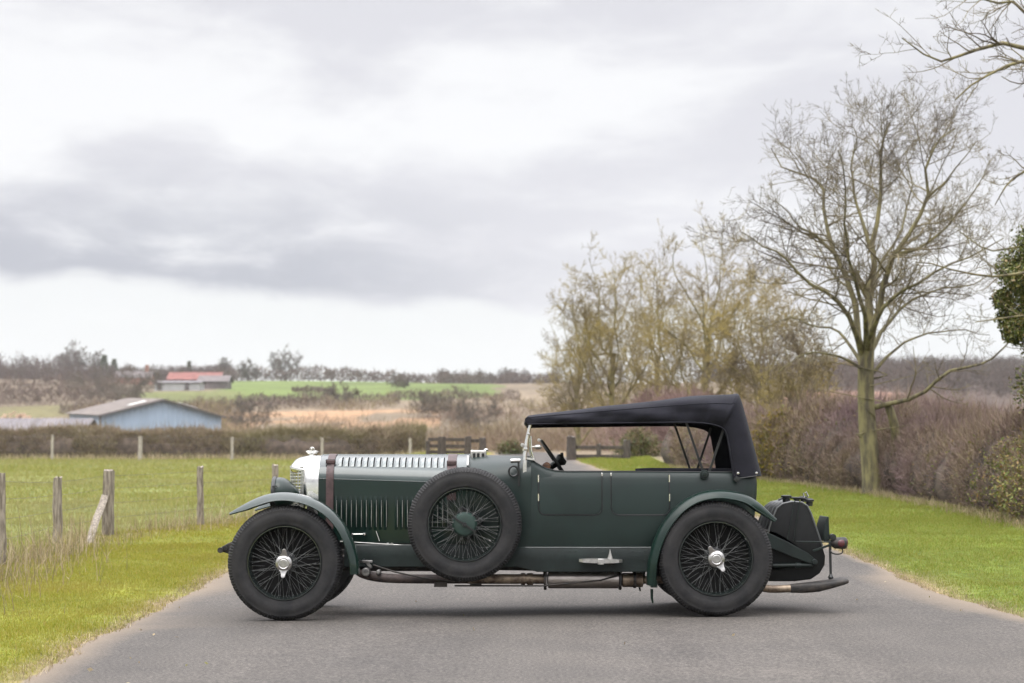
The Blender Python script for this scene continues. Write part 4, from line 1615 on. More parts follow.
# rods, shock absorber and levers seen below the near wing
lk = MB()
yl = 0.30
lk.lathe([(0.0005, -0.02), (0.030, -0.018), (0.034, 0.0), (0.034, 0.06)], c=(X_(366.5, yl), yl, Z_(572, yl)), n=20)
lk.bar((X_(361, yl), yl, Z_(561.5, yl)), (X_(373, yl), yl, Z_(561.5, yl)), 0.020, 0.03)
lk.bar((X_(367, yl), yl, Z_(562, yl)), (X_(372, yl), yl, Z_(568, yl)), 0.024, 0.02)
lk.lathe([(0.0005, -0.02), (0.018, -0.018), (0.02, 0.06)], c=(X_(379, yl), yl, Z_(572, yl)), n=14)
part(lk, "shock_absorber", mat("oily_grey_casting", (0.20, 0.195, 0.185), 0.45, metal=0.7, vary=0.4, scale=30), bevel=0.004)
part(MB().tube([(X_(374, yl), yl - 0.01, Z_(565, yl)), (X_(396, yl), yl - 0.01, Z_(572, yl)), (X_(424, yl), yl - 0.01, Z_(578, yl)), (X_(455, yl), yl, Z_(582, yl))], 0.006, 8)
     .tube([(X_(455, 0.3), 0.27, Z_(585.5, 0.3)), (X_(545, 0.3), 0.27, Z_(585.5, 0.3))], 0.0065, 8)
     .tube([(X_(545, 0.3), 0.26, Z_(585.3, 0.3)), (X_(600, 0.3), 0.26, Z_(580, 0.3)), (X_(618, 0.3), 0.26, Z_(574.5, 0.3))], 0.0065, 8)
     .box((X_(441, 0.3), 0.30, Z_(584.5, 0.3)), (0.10, 0.06, 0.035)).box((X_(476, 0.3), 0.28, Z_(585, 0.3)), (0.09, 0.04, 0.02)), "brake_rod", m_dirty)

# ---- exhaust
ye = 0.34
ex = MB()
ex.tube([(X_(468, ye), ye, Z_(579, ye)), (X_(500, ye), ye, Z_(579, ye)), (X_(521, ye), ye, Z_(579, ye))], 0.038, 16)
part(MB().tube(smoothpath([(X_(352, 0.45), 0.5, Z_(566, 0.5)), (X_(364, ye), 0.40, Z_(574.5, ye)), (X_(385, ye), ye, Z_(578, ye)), (X_(420, ye), ye, Z_(579, ye)), (X_(468, ye), ye, Z_(579, ye))], 20), 0.036, 16), "down_pipe", m_soot, smooth=50)
ex.tube([(X_(521, ye), ye, Z_(579, ye)), (X_(525, ye), ye, Z_(579, ye))], 0.047, 16)
ex.tube([(X_(527, ye), ye, Z_(579, ye)), (X_(533, ye), ye, Z_(579, ye))], 0.046, 16)
ex.tube([(X_(524, ye), ye, Z_(579, ye)), (X_(546, ye), ye, Z_(579, ye))], 0.038, 16)
ex2 = MB()
ex2.tube(smoothpath([(X_(640, ye), ye, Z_(580, ye)), (X_(668, ye), ye, Z_(579, ye)), (X_(700, ye), ye + 0.02, Z_(574, ye)), (X_(735, ye), ye + 0.02, Z_(580, ye)), (X_(765, ye), ye, Z_(588.5, ye)), (X_(789, ye), ye, Z_(588.5, ye))], 24), 0.030, 16)
exo = part(ex, "exhaust_pipe", m_rust, smooth=50)
part(ex2, "tail_pipe", m_rust, smooth=50)
si = MB().lathe([(0.03, X_(547, ye)), (0.066, X_(548, ye)), (0.070, X_(550, ye)), (0.070, X_(618, ye)), (0.066, X_(620, ye)), (0.04, X_(621, ye))], c=(0, ye, Z_(579.4, ye)), axis="x", n=32)
sub(si, "silencer", m_silencer, exo, smooth=40)
si2 = MB().lathe([(0.03, X_(621, ye)), (0.055, X_(622, ye)), (0.055, X_(642, ye)), (0.03, X_(643, ye))], c=(0, ye, Z_(580, ye)), axis="x", n=28)
sub(si2, "rear_box", m_rust, exo, smooth=40)
for px, r in ((545, 0.076), (619.5, 0.076), (634, 0.062)):
    bd = MB().lathe([(r, X_(px - 1.4, ye)), (r + 0.004, X_(px - 1.2, ye)), (r + 0.004, X_(px + 1.2, ye)), (r, X_(px + 1.4, ye))], c=(0, ye, Z_(579.6, ye)), axis="x", n=28)
    bd.box((X_(px, ye), ye, Z_(571, ye)), (0.03, 0.03, 0.09))
    sub(bd, "pipe_clamp", m_dirty, exo)
rws = []
for px, py, hy, hz in ((788, 588.7, 0.031, 0.031), (792, 588.5, 0.036, 0.035), (803, 588.0, 0.05, 0.040), (817, 586.6, 0.085, 0.041), (831, 583.6, 0.12, 0.033), (842, 580.9, 0.14, 0.026), (844.5, 580.4, 0.142, 0.020)):
    c = (X_(px, ye), Z_(py, ye))
    a = np.linspace(0, 2 * math.pi, 25)[:-1]
    rws.append([[c[0], ye + 0.02 + hy * np.sign(math.cos(q)) * abs(math.cos(q)) ** 0.6, c[1] + hz * np.sign(math.sin(q)) * abs(math.sin(q)) ** 0.6] for q in a])
sub(MB().grid(rws, close_v=True, cap0=True, cap1=True), "fishtail", m_dirty, exo, smooth=40)

# ---- fuel tank
yt = 0.45
tank_px = [(766, 540), (771, 522), (777, 508), (783, 503.6), (792, 501.8), (802, 502.4), (807.5, 506), (811, 513), (817, 530), (822.5, 546), (825.5, 556), (825, 565), (820, 573.5), (811, 579.5), (795, 581.5), (770, 581.5), (764, 578)]
tp_ = [XZ(p, q, yt) for p, q in tank_px]
tk = MB()
cxy = np.mean(tp_, axis=0)
rws = []
for y, s in ((yt + 0.0, 0.95), (yt + 0.004, 0.985), (yt + 0.018, 1.0), (2 * YC - yt - 0.018, 1.0), (2 * YC - yt - 0.004, 0.985), (2 * YC - yt, 0.95)):
    rws.append([[cxy[0] + (p[0] - cxy[0]) * s, y, cxy[1] + (p[1] - cxy[1]) * s] for p in tp_])
m_tank = mat("tank_crackle_black", (0.0055, 0.006, 0.006), 0.5, spec=0.25, vary=0.25, scale=20, bump=0.3, bscale=240)
tank = part(tk.grid(rws, close_v=True, cap0=True, cap1=True), "fuel_tank", m_tank, smooth=50)
rb = MB()
for y in (0.455, 0.62, 0.79, 0.96, 1.125):
    rb.tube([[p[0], y, p[1]] for p in tp_[:10]], 0.0075, 8)
sub(rb, "tank_rib", mat("tank_rib_highlight", (0.12, 0.125, 0.125), 0.35, metal=0.5), tank)  # ribs coloured pale grey to paint the highlights on the tank's rounded shoulder
ss = MB()
for a, b in (((795, 500.5), (787.5, 540)), ((800, 501), (793.5, 541))):
    pa, pb = at(*a, yt - 0.012), at(*b, yt - 0.012)
    ss.bar(pa, pb, 0.008, 0.006)
sub(ss, "tank_strap", m_dull, tank)
for px, y, r, h0, h1 in ((786, 0.62, 0.036, 503, 495), (796.5, 0.70, 0.024, 502, 497.5), (809, 0.66, 0.032, 506, 499), (803, 0.9, 0.028, 502, 496)):
    fc = MB().lathe([(r * 0.8, Z_(h0, y)), (r * 0.85, Z_(h1 + 2.5, y)), (r * 1.2, Z_(h1 + 2.3, y)), (r * 1.2, Z_(h1 + 0.6, y)), (r * 0.5, Z_(h1, y))], c=(X_(px, y), y, 0), axis="z", n=20)
    sub(fc, "filler_neck", m_black, tank)
fc = MB().tube([(X_(778, 0.6), 0.6, Z_(500, 0.6)), (X_(784, 0.6), 0.6, Z_(497.5, 0.6)), (X_(800, 0.66), 0.66, Z_(498, 0.66)), (X_(812, 0.66), 0.66, Z_(499.5, 0.66))], 0.008, 8)
sub(fc, "breather_pipe", m_black, tank)
sub(MB().tube([(X_(804, 0.7), 0.7, Z_(499, 0.7)), (X_(803, 0.7), 0.7, Z_(493.5, 0.7)), (X_(806, 0.7), 0.7, Z_(492, 0.7)), (X_(808, 0.7), 0.7, Z_(496.5, 0.7))], 0.006, 8), "filler_lever", m_nickel, tank)


def arm():
    mb = MB()
    y = 0.40
    mb.prism([XZ(765, 532, y), XZ(772, 534.5, y), XZ(790, 543, y), XZ(808, 553, y), XZ(816, 560, y), XZ(814, 564.5, y), XZ(806, 562, y), XZ(790, 556, y), XZ(774, 549, y), XZ(765, 546, y)], y, y + 0.045)
    mb.lathe([(0.0005, -0.02), (0.022, -0.018), (0.024, 0.06)], c=(*[XZ(814.5, 562, y)[0]], y, XZ(814.5, 562, y)[1]), n=16)
    mb.tube([(X_(772, y), y + 0.02, Z_(566, y)), (X_(795, y), y + 0.02, Z_(565.5, y)), (X_(812, y), y + 0.02, Z_(565.5, y))], 0.017, 10)
    mb.tube([(X_(795, y), y + 0.02, Z_(565.5, y)), (X_(800, y), y + 0.02, Z_(565.5, y))], 0.024, 10)
    mb.bar((X_(795, y), y - 0.01, Z_(541.5, y)), (X_(830, y), y - 0.01, Z_(542, y)), 0.010, 0.012)
    mb.bar((X_(812, y), y + 0.0, Z_(551, y)), (X_(829, y), y + 0.0, Z_(545, y)), 0.018, 0.014)
    return mb


both(arm, "spring_arm", m_dull, bevel=0.003)
pb = MB().bar((X_(829, 0.42), 0.42, Z_(540, 0.42)), (X_(829.5, 0.42), 0.42, Z_(579, 0.42)), 0.018, 0.014)
pb.lathe([(0.014, Z_(580, 0.42)), (0.022, Z_(577, 0.42)), (0.010, Z_(574, 0.42))], c=(X_(829.5, 0.42), 0.42, 0), axis="z", n=12)
pb.bar((X_(829, 0.42), 0.42, Z_(541, 0.42)), (X_(829, 0.42), 1.16, Z_(541, 0.42)), 0.02, 0.014)
part(pb, "rear_bracket", m_black)
part(MB().prism([XZ(822.5, 541, 0.5), XZ(823, 525, 0.5), XZ(826, 516.5, 0.5), XZ(827.5, 516.5, 0.5), XZ(828.5, 541, 0.5)], 0.44, 0.80), "plate_holder", m_dull, bevel=0.004)
tl = MB().lathe([(0.012, X_(829, 0.44)), (0.03, X_(831, 0.44)), (0.044, X_(834, 0.44)), (0.047, X_(843, 0.44)), (0.044, X_(845, 0.44))], c=(0, 0.44, Z_(543, 0.44)), axis="x", n=28)
tlo = part(tl, "tail_lamp", m_dirty, smooth=40)
sub(MB().lathe([(0.0005, -0.052), (0.02, -0.051), (0.028, -0.045)], c=(X_(839.5, 0.44), 0.44, Z_(543, 0.44)), n=20), "side_lens", m_red, tlo)
sub(MB().lathe([(0.043, X_(845, 0.44)), (0.03, X_(846.4, 0.44)), (0.0005, X_(847, 0.44))], c=(0, 0.44, Z_(543, 0.44)), axis="x", n=24), "lens", m_red, tlo)
cv = [(X_(829 + 2 * math.cos(a) * 0, 0.43), 0.43, 0) for a in (0,)]
part(MB().tube(smoothpath([(X_(830, 0.43), 0.43, Z_(547, 0.43)), (X_(830, 0.42), 0.41, Z_(552, 0.42)), (X_(834, 0.42), 0.41, Z_(554, 0.42)), (X_(840, 0.42), 0.41, Z_(553.5, 0.42)), (X_(842, 0.42), 0.43, Z_(550.5, 0.42)), (X_(840.5, 0.43), 0.44, Z_(548, 0.43))], 20), 0.005, 6), "lamp_cable", m_black)
part(MB().lathe([(0.0005, -0.03), (0.024, -0.028), (0.026, 0.03)], c=(X_(832, 0.42), 0.43, Z_(537, 0.42)), n=18), "reflector_boss", m_black)

# ---- windscreen
yn, yf_ = 0.265, 2 * YC - 0.265
ws = MB()
for y in (yn, yf_):
    ws.tube([(X_(530.5, yn), y, Z_(424, yn)), (X_(527.2, yn), y, Z_(440, yn)), (X_(525, yn), y, Z_(457, yn)), (X_(524.6, yn), y, Z_(463, yn))], [0.011, 0.012, 0.014, 0.016], 12)
    ws.prism([XZ(523.0, 460, yn), XZ(526.6, 460, yn), XZ(526.4, 486, yn), XZ(524.8, 490.5, yn), XZ(523.0, 486, yn)], y - 0.012, y + 0.010)
    ws.lathe([(0.0005, -0.022), (0.016, -0.02), (0.018, 0.02)], c=(X_(525.5, yn), y, Z_(449, yn)), n=16)
    ws.lathe([(0.0005, -0.018), (0.012, -0.016), (0.013, 0.02)], c=(X_(528.5, yn), y, Z_(434, yn)), n=12)
    ws.tube([(X_(530.8, yn), y + 0.01, Z_(436, yn)), (X_(531.2, yn), y + 0.01, Z_(450, yn)), (X_(534.5, yn), y + 0.01, Z_(460.5, yn))], 0.008, 10)
    ws.bar((X_(525.5, yn), y, Z_(458.0, yn)), (X_(534, yn), y, Z_(459.5, yn)), 0.016, 0.014)
ws.tube([(X_(530.3, yn), yn, Z_(425, yn)), (X_(530.3, yn), yf_, Z_(425, yn))], 0.010, 10)
ws.tube([(X_(526.5, yn), yn, Z_(448, yn)), (X_(526.5, yn), yf_, Z_(448, yn))], 0.008, 10)
wso = part(ws, "windscreen_frame", m_nickel, smooth=40)
gp = MB()
a0, a1 = (X_(530.3, yn), Z_(425, yn)), (X_(525.2, yn), Z_(457, yn))
gp.add([[a0[0] - 0.003, yn + 0.012, a0[1]], [a0[0] + 0.003, yn + 0.012, a0[1]], [a0[0] + 0.003, yf_ - 0.012, a0[1]], [a0[0] - 0.003, yf_ - 0.012, a0[1]],
        [a1[0] - 0.003, yn + 0.012, a1[1]], [a1[0] + 0.003, yn + 0.012, a1[1]], [a1[0] + 0.003, yf_ - 0.012, a1[1]], [a1[0] - 0.003, yf_ - 0.012, a1[1]]],
       [(0, 1, 2, 3), (4, 7, 6, 5), (0, 4, 5, 1), (1, 5, 6, 2), (2, 6, 7, 3), (3, 7, 4, 0)])
sub(gp, "pane", m_glass, wso, smooth=0)
mi = MB().lathe([(0.0005, -0.05), (0.014, -0.035), (0.019, -0.02), (0.019, 0.0), (0.008, 0.015)], c=(0, 0, 0), axis="x", n=20)
for V in mi.V:
    V += np.array([X_(536, 0.3) + 0.03, 0.28, Z_(447, 0.3)])
mi.tube([(X_(531, 0.28), 0.28, Z_(447, 0.28)), (X_(536, 0.28), 0.28, Z_(446.5, 0.28))], 0.006, 8)
mi.lathe([(0.0005, -0.012), (0.012, -0.010), (0.013, 0.012)], c=(X_(539, 0.3), 0.30, Z_(440, 0.3)), n=14)
part(mi, "wing_mirror", m_alloy)
part(MB().lathe([(0.0005, -0.014), (0.014, -0.012), (0.015, 0.014)], c=(X_(522.5, 0.26), 0.26, Z_(445, 0.26)), n=14), "spot_lamp", m_alloy)
# scuttle lamp on the side
sl = MB().tube([(X_(510.5, 0.24), 0.235, Z_(461, 0.24)), (X_(520.5, 0.24), 0.235, Z_(460.6, 0.24))], [0.018, 0.016], 14)
slo = part(sl, "scuttle_lamp", m_alloy, bevel=0.003)
an = np.linspace(0, 2 * math.pi, 25)
sub(MB().tube([(X_(513.5, 0.24) + 0.036 * math.cos(a), 0.225, Z_(471.2, 0.24) + 0.040 * math.sin(a)) for a in an], 0.008, 8, cap=False).bar((X_(518.5, 0.24), 0.23, Z_(462, 0.24)), (X_(519, 0.24), 0.235, Z_(486, 0.24)), 0.016, 0.012), "horn_ring", m_black, slo)
# brass-bound filler on the scuttle top
fb = MB()
yb_ = 0.62
fb.box((X_(478.5, yb_), yb_, Z_(455, yb_)), (0.125, 0.07, 0.075))
fbo = part(fb, "scuttle_catch", m_alloy, bevel=0.008)
for px in (474.2, 478.3, 483.0):
    cl = MB().box((X_(px, yb_), yb_ - 0.034, Z_(455.8, yb_)), (0.022, 0.012, 0.042))
    sub(cl, "catch_slot", m_black, fbo, bevel=0.003)
sub(MB().lathe([(0.016, Z_(451, yb_)), (0.02, Z_(449.5, yb_)), (0.008, Z_(448.5, yb_))], c=(X_(486, yb_), yb_, 0), axis="z", n=14).lathe([(0.012, Z_(451, yb_)), (0.012, Z_(449.6, yb_))], c=(X_(472, yb_), yb_, 0), axis="z", n=12), "catch_knob", m_nickel, fbo)
part(MB().tube([(X_(468, 0.5), 0.52, Z_(456.5, 0.5)), (X_(467.6, 0.42), 0.415, Z_(466, 0.42))], 0.009, 10), "bonnet_hinge_post", m_alloy)

# ---- steering wheel on the far side of the cockpit
sw_c = np.array([X_(556.5, 1.05), 1.07, Z_(463, 1.05)])
ax = np.array([X_(541.5, 1.05) - X_(556.5, 1.05), 0, Z_(441, 1.05) - Z_(463, 1.05)])
Rw = np.linalg.norm(ax)
ax /= Rw
an = np.linspace(0, 2 * math.pi, 41)
swm = MB().tube([sw_c + Rw * (math.cos(a) * ax + math.sin(a) * np.array([0, 1, 0])) for a in an], 0.013, 8, cap=False)
for a in (RAD(0), RAD(90), RAD(180), RAD(270)):
    swm.tube([sw_c, sw_c + Rw * (math.cos(a) * ax + math.sin(a) * np.array([0, 1, 0]))], 0.009, 6)
nrm = np.array([-ax[2], 0, ax[0]])
nrm = nrm if nrm[0] > 0 else -nrm
swm.tube([sw_c - nrm * 0.55 * 0.5, sw_c, sw_c + nrm * 0.05, sw_c + nrm * 0.075], [0.018, 0.03, 0.055, 0.04], 14)
swm.tube([sw_c + nrm * 0.06, sw_c + nrm * 0.085 + ax * 0.045], 0.012, 6)
part(swm, "steering_wheel", m_black)
part(MB().lathe([(0.0005, -0.03), (0.03, -0.028), (0.034, 0.02)], c=(X_(546.5, 0.5), 0.5, Z_(466, 0.5)), n=18), "side_gauge", m_wood)

# ---- canvas hood
outer_px = [(526.5, 418), (529, 414.8), (545, 412.6), (570, 409.4), (600, 405.6), (630, 402), (660, 398.6), (690, 395.2), (715, 393.2), (732, 392.4), (738.5, 392.6), (741.5, 397), (746, 412), (752, 434), (758, 456), (762, 471), (763, 476)]
inner_px = [(527.5, 424.2), (530, 424.2), (545, 423.8), (570, 423.4), (600, 423.2), (630, 422.8), (660, 422.4), (690, 422.4), (706, 423.4), (716, 425.4), (723, 428.5), (726.5, 434), (728.5, 444), (730.5, 455), (732, 466), (733, 474), (733.2, 477.5)]
NH = 90
op = smoothpath([XZ(p, q, 0.36) for p, q in outer_px], NH)
ip = smoothpath([XZ(p, q, 0.235) for p, q in inner_px], NH)
Yh = 0.232
hw = YC - Yh
rows = []
thh = np.linspace(0, math.pi, 41)
rng_h = np.random.default_rng(4)
for i in range(NH):
    u = i / (NH - 1)
    pexp = 0.40 if u < 0.6 else 0.34
    row = []
    for j, a in enumerate(thh):
        c, s = math.cos(a), math.sin(a)
        y = -hw * np.sign(c) * abs(c) ** pexp
        lam = abs(s) ** (pexp * 1.15)
        x = ip[i, 0] + (op[i, 0] - ip[i, 0]) * lam
        z = ip[i, 1] + (op[i, 1] - ip[i, 1]) * lam
        # slack between the bows, soft creases running back from the header
        side = min(1.0, 3 * lam) * (1 - lam) * 4
        wr = 0.010 * math.sin(9.0 * x + 3.5 * z * 6) * side * (u < 0.62) + 0.006 * math.sin(31 * x - 9 * z) * side * (u < 0.5)
        sag = -0.008 * abs(math.sin((u - 0.06) * math.pi * 5.2)) * (lam > 0.93) * (u < 0.62)
        row.append([x, YC + y + (wr if c > 0 else -wr), z + sag])
    rows.append(row)
hood_mb = MB().grid(rows)
hood = part(hood_mb, "canvas_hood", m_canvas, smooth=65)
sol = hood.modifiers.new("cloth", "SOLIDIFY")
sol.thickness = 0.007
sol.offset = -1
# hem, header roll and seams
sub(MB().tube([r[0] for r in rows], 0.006, 6).tube([r[-1] for r in rows], 0.006, 6), "hem", m_canvas, hood)
hdr = MB().tube([(X_(528, yn), yn - 0.02, Z_(420, yn)), (X_(528, yn), yf_ + 0.02, Z_(420, yn))], 0.024, 12)
sub(hdr, "header_rail", m_canvas, hood)
seam = MB()
for k in (5, 35):
    seam.tube([np.array(rows[i][k]) + np.array([0, 0, 0.002]) for i in range(2, 58)], 0.0035, 5)
sub(seam, "seam", m_canvas, hood, smooth=180)
for px, py in ((738, 473.2), (756.5, 473)):
    fs = MB().lathe([(0.0005, -0.012), (0.010, -0.010), (0.012, 0.0)], c=(X_(px, 0.22), 0.226, Z_(py, 0.22)), n=14)
    sub(fs, "hood_fastener", m_nickel, hood)
part(MB().lathe([(0.0005, -0.02), (0.022, -0.018), (0.024, 0.02)], c=(X_(736.5, 0.22), 0.21, Z_(479.2, 0.22)), n=14).tube([(X_(738, 0.22), 0.212, Z_(478.5, 0.22)), (X_(757, 0.22), 0.212, Z_(475.8, 0.22))], 0.004, 6), "hood_toggle", m_black)


def irons():
    mb = MB()
    y = 0.29
    for a, b in (((685.5, 420), (704, 474)), ((725, 425), (708.5, 474))):
        mb.bar(at(*a, y), at(*b, y), 0.018, 0.008)
    mb.tube([at(704, 474, y), at(708, 476, y), at(709, 473, y)], 0.010, 8)
    return mb


both(irons, "hood_iron", m_black)
part(MB().lathe([(0.0005, -0.02), (0.018, -0.018), (0.020, -0.01), (0.034, -0.008), (0.036, 0.01)], c=(X_(704.5, 0.22), 0.222, Z_(474.3, 0.22)), n=18), "hood_pivot", m_dull)
bow = MB()
for y0, px, py in ((0.27, 688, 399.5), (0.27, 720, 397)):
    z = Z_(py, YC)
    bow.tube(smoothpath([(X_(px + 4, 0.29), 0.285, Z_(421, 0.29)), (X_(px + 3, 0.3), 0.30, z - 0.10), (X_(px, YC), 0.42, z - 0.02), (X_(px, YC), YC, z - 0.01), (X_(px, YC), 2 * YC - 0.42, z - 0.02), (X_(px + 3, 0.3), 2 * YC - 0.30, z - 0.10), (X_(px + 4, 0.29), 2 * YC - 0.285, Z_(421, 0.29))], 30), 0.013, 8)
part(bow, "hood_bow", m_black)

# ================================================================ SCENERY
R2 = np.random.default_rng(77)

m_post = mat("weathered_post_wood", (0.20, 0.165, 0.125), 0.85, vary=0.35, scale=6, stretch=(6, 6, 0.8), bump=0.5, bscale=25, second=(0.30, 0.26, 0.21))
m_pale = mat("pale_post_wood", (0.36, 0.32, 0.27), 0.85, vary=0.2, scale=6, stretch=(6, 6, 0.8), bump=0.4, bscale=25)
m_darkwood = mat("dark_gate_wood", (0.065, 0.052, 0.043), 0.85, vary=0.35, scale=5, stretch=(5, 5, 1), bump=0.4, bscale=25)
m_wire = mat("rusty_fence_wire", (0.16, 0.14, 0.12), 0.6, metal=0.6, vary=0.3, scale=10)


def post_mb(base, top, r, seed, square=0.0):
    rg = np.random.default_rng(seed)
    mb = MB()
    k = 14
    an = np.arange(k) * 2 * math.pi / k
    prof = 1 + 0.10 * rg.normal(0, 1, k)
    if square:
        prof *= 1 + 0.22 * np.abs(np.sin(2 * an)) ** 1.5 * square
    rows = []
    for t in np.linspace(-0.12, 1, 9):
        c = np.array(base) * (1 - t) + np.array(top) * t + np.append(rg.normal(0, 0.004, 2), 0)
        rr = r * (1.08 - 0.12 * t) * (prof + 0.03 * rg.normal(0, 1, k))
        rows.append(np.stack([c[0] + rr * np.cos(an), c[1] + rr * np.sin(an), np.full(k, c[2]) + (0.012 * rg.normal(0, 1, k) if t == 1 else 0)], 1))
    return mb.grid(rows, close_v=True, cap0=True, cap1=True)


# near fence
fence = empty("wire_fence", FENCE[1], "old wooden post and wire fence with a leaning strut, beside the left grass verge", "fence")
FR = Vector(FENCE[1])


def fpart(mb, name, m, root, org, **kw):
    o = mb.build(name, m, root, **kw)
    o.matrix_parent_inverse = Matrix.Translation(-Vector(org))
    return o


tops = [474, 477, 471, 467, 465]
tpts = []
for i, (b, py) in enumerate(zip(FENCE, tops)):
    t = at(FENCE_PIX[i][0] + (1.5 if i == 2 else 0), py, b[1])
    t = np.array([t[0], b[1], t[2]])
    fpart(post_mb(b, t, (0.052, 0.052, 0.062, 0.045, 0.045)[i], 100 + i, 0.6), "post", m_post, fence, FR, smooth=50)
    tpts.append((b, t))
for d in (9.0, 13.5):
    x = float(fence_x(d))
    b = np.array([x, d - 14, float(G(x, d - 14))])
    t = b + np.array([0, 0, 1.0])
    fpart(post_mb(b, t, 0.048, int(d * 10), 0.6), "post", m_post, fence, FR, smooth=50)
    tpts.append((b, t))
sb = on_ground(86, 548)
stp = at(105, 495, FENCE[2][1] - 0.08)
fpart(post_mb(sb, stp, 0.043, 140, 0.5), "strut", m_post, fence, FR, smooth=50)
tpts.sort(key=lambda q: q[0][1])
for f in (0.30, 0.52, 0.74, 0.93):
    pts = []
    for (b0, t0), (b1, t1) in zip(tpts[:-1], tpts[1:]):
        a, c = b0 + (t0 - b0) * f, b1 + (t1 - b1) * f
        for q in np.linspace(0, 1, 6)[:-1]:
            pts.append(a + (c - a) * q + np.array([-0.05, 0, -0.012 * math.sin(q * math.pi)]))
    pts.append(b1 + (t1 - b1) * f)
    fpart(MB().tube(pts, 0.0022, 5), "wire", m_wire, fence, FR, smooth=180)

# fence at the far side of the pasture
fb0 = on_ground(140, 461, 40, 90)
ff = empty("wire_fence", fb0, "pale thin post and wire fence along the far edge of the pasture", "fence")
prev_t = []
for px, py0, py1, r in ((-190, 463, 435.5, 0.06), (-112, 462, 436, 0.06), (-38, 462, 436, 0.055), (52, 462.5, 435, 0.055), (140, 461.5, 437, 0.075), (232, 461, 437.5, 0.06), (322, 460.5, 438, 0.06), (410, 460.5, 438.5, 0.06)):
    b = on_ground(px, py0, 40, 90)
    b[1] = fb0[1]
    b[0] = at(px, py0, b[1])[0]
    b[2] = float(G(b[0], b[1]))
    t = at(px, py1, b[1])
    t = np.array([b[0], b[1], t[2]])
    fpart(post_mb(b, t, r, 200 + int(px), 0.3), "post", m_pale, ff, fb0, smooth=50)
    prev_t.append((b, t))
for f in (0.4, 0.7, 0.95):
    fpart(MB().tube([b + (t - b) * f + np.array([0, -0.07, 0]) for b, t in prev_t], 0.004, 5), "wire", m_wire, ff, fb0, smooth=180)

# ---- field gates at the end of the drive


def gate(name, pxs, label, top0, base, yb, posts, rails):
    b0 = on_ground(pxs[0], base, yb - 6, yb + 20)
    g = empty(name, b0, label, "gate")
    Y = b0[1]
    for px, py, r in posts:
        x = at(px, py, Y)[0]
        zg = float(G(x, Y))
        fpart(post_mb((x, Y, zg), (x, Y, at(px, py, Y)[2]), r, int(px), 1.0), "gate_post", m_darkwood, g, b0, smooth=40)
    for pa, pb_, py in rails:
        fpart(MB().bar(at(pa, py, Y + 0.04), at(pb_, py + 0.4, Y + 0.04), 0.10, 0.04), "gate_rail", m_darkwood, g, b0, bevel=0.008)
    return g


gate("field_gate", (571, 0), "dark timber gate with two rails at the head of the right hand verge", 437, 460, 37,
     [(571.5, 436.5, 0.13), (598.5, 444, 0.06), (627, 440, 0.09)], [(574, 628, 447.3), (574, 628, 456.2)])
gate("field_gate", (440, 0), "dark timber gate left of the drive, its top seen just above the bonnet", 437, 459, 37,
     [(442, 437, 0.10), (468, 436.5, 0.10), (482, 438, 0.09), (428, 441, 0.06)], [(428, 470, 439.3), (466, 483, 440.5), (428, 470, 446), (428, 483, 452)])

# ---- hedges
m_hcore = mat("hedge_shaded_core", (0.075, 0.055, 0.042), 0.95, vary=0.4, scale=3)  # core colour darkened to paint shade into the gaps between twigs
m_htwig = mat_island("hedge_twigs", [(0.10, 0.07, 0.05), (0.18, 0.13, 0.095), (0.23, 0.165, 0.13), (0.29, 0.225, 0.165), (0.19, 0.165, 0.075)], 0.8, 0.15, (0.45, (0.215, 0.150, 0.150), 0.46, 0.62))
m_hleaf = mat_island("hedge_leaves", [(0.09, 0.125, 0.024), (0.16, 0.175, 0.035), (0.24, 0.15, 0.055), (0.13, 0.145, 0.045)], 0.6, 0.25)
m_farhedge = mat_island("clipped_hedge_twigs", [(0.17, 0.125, 0.088), (0.24, 0.18, 0.13), (0.30, 0.235, 0.165), (0.20, 0.185, 0.09)], 0.85, 0.1, (0.15, (0.23, 0.205, 0.11), 0.52, 0.68))


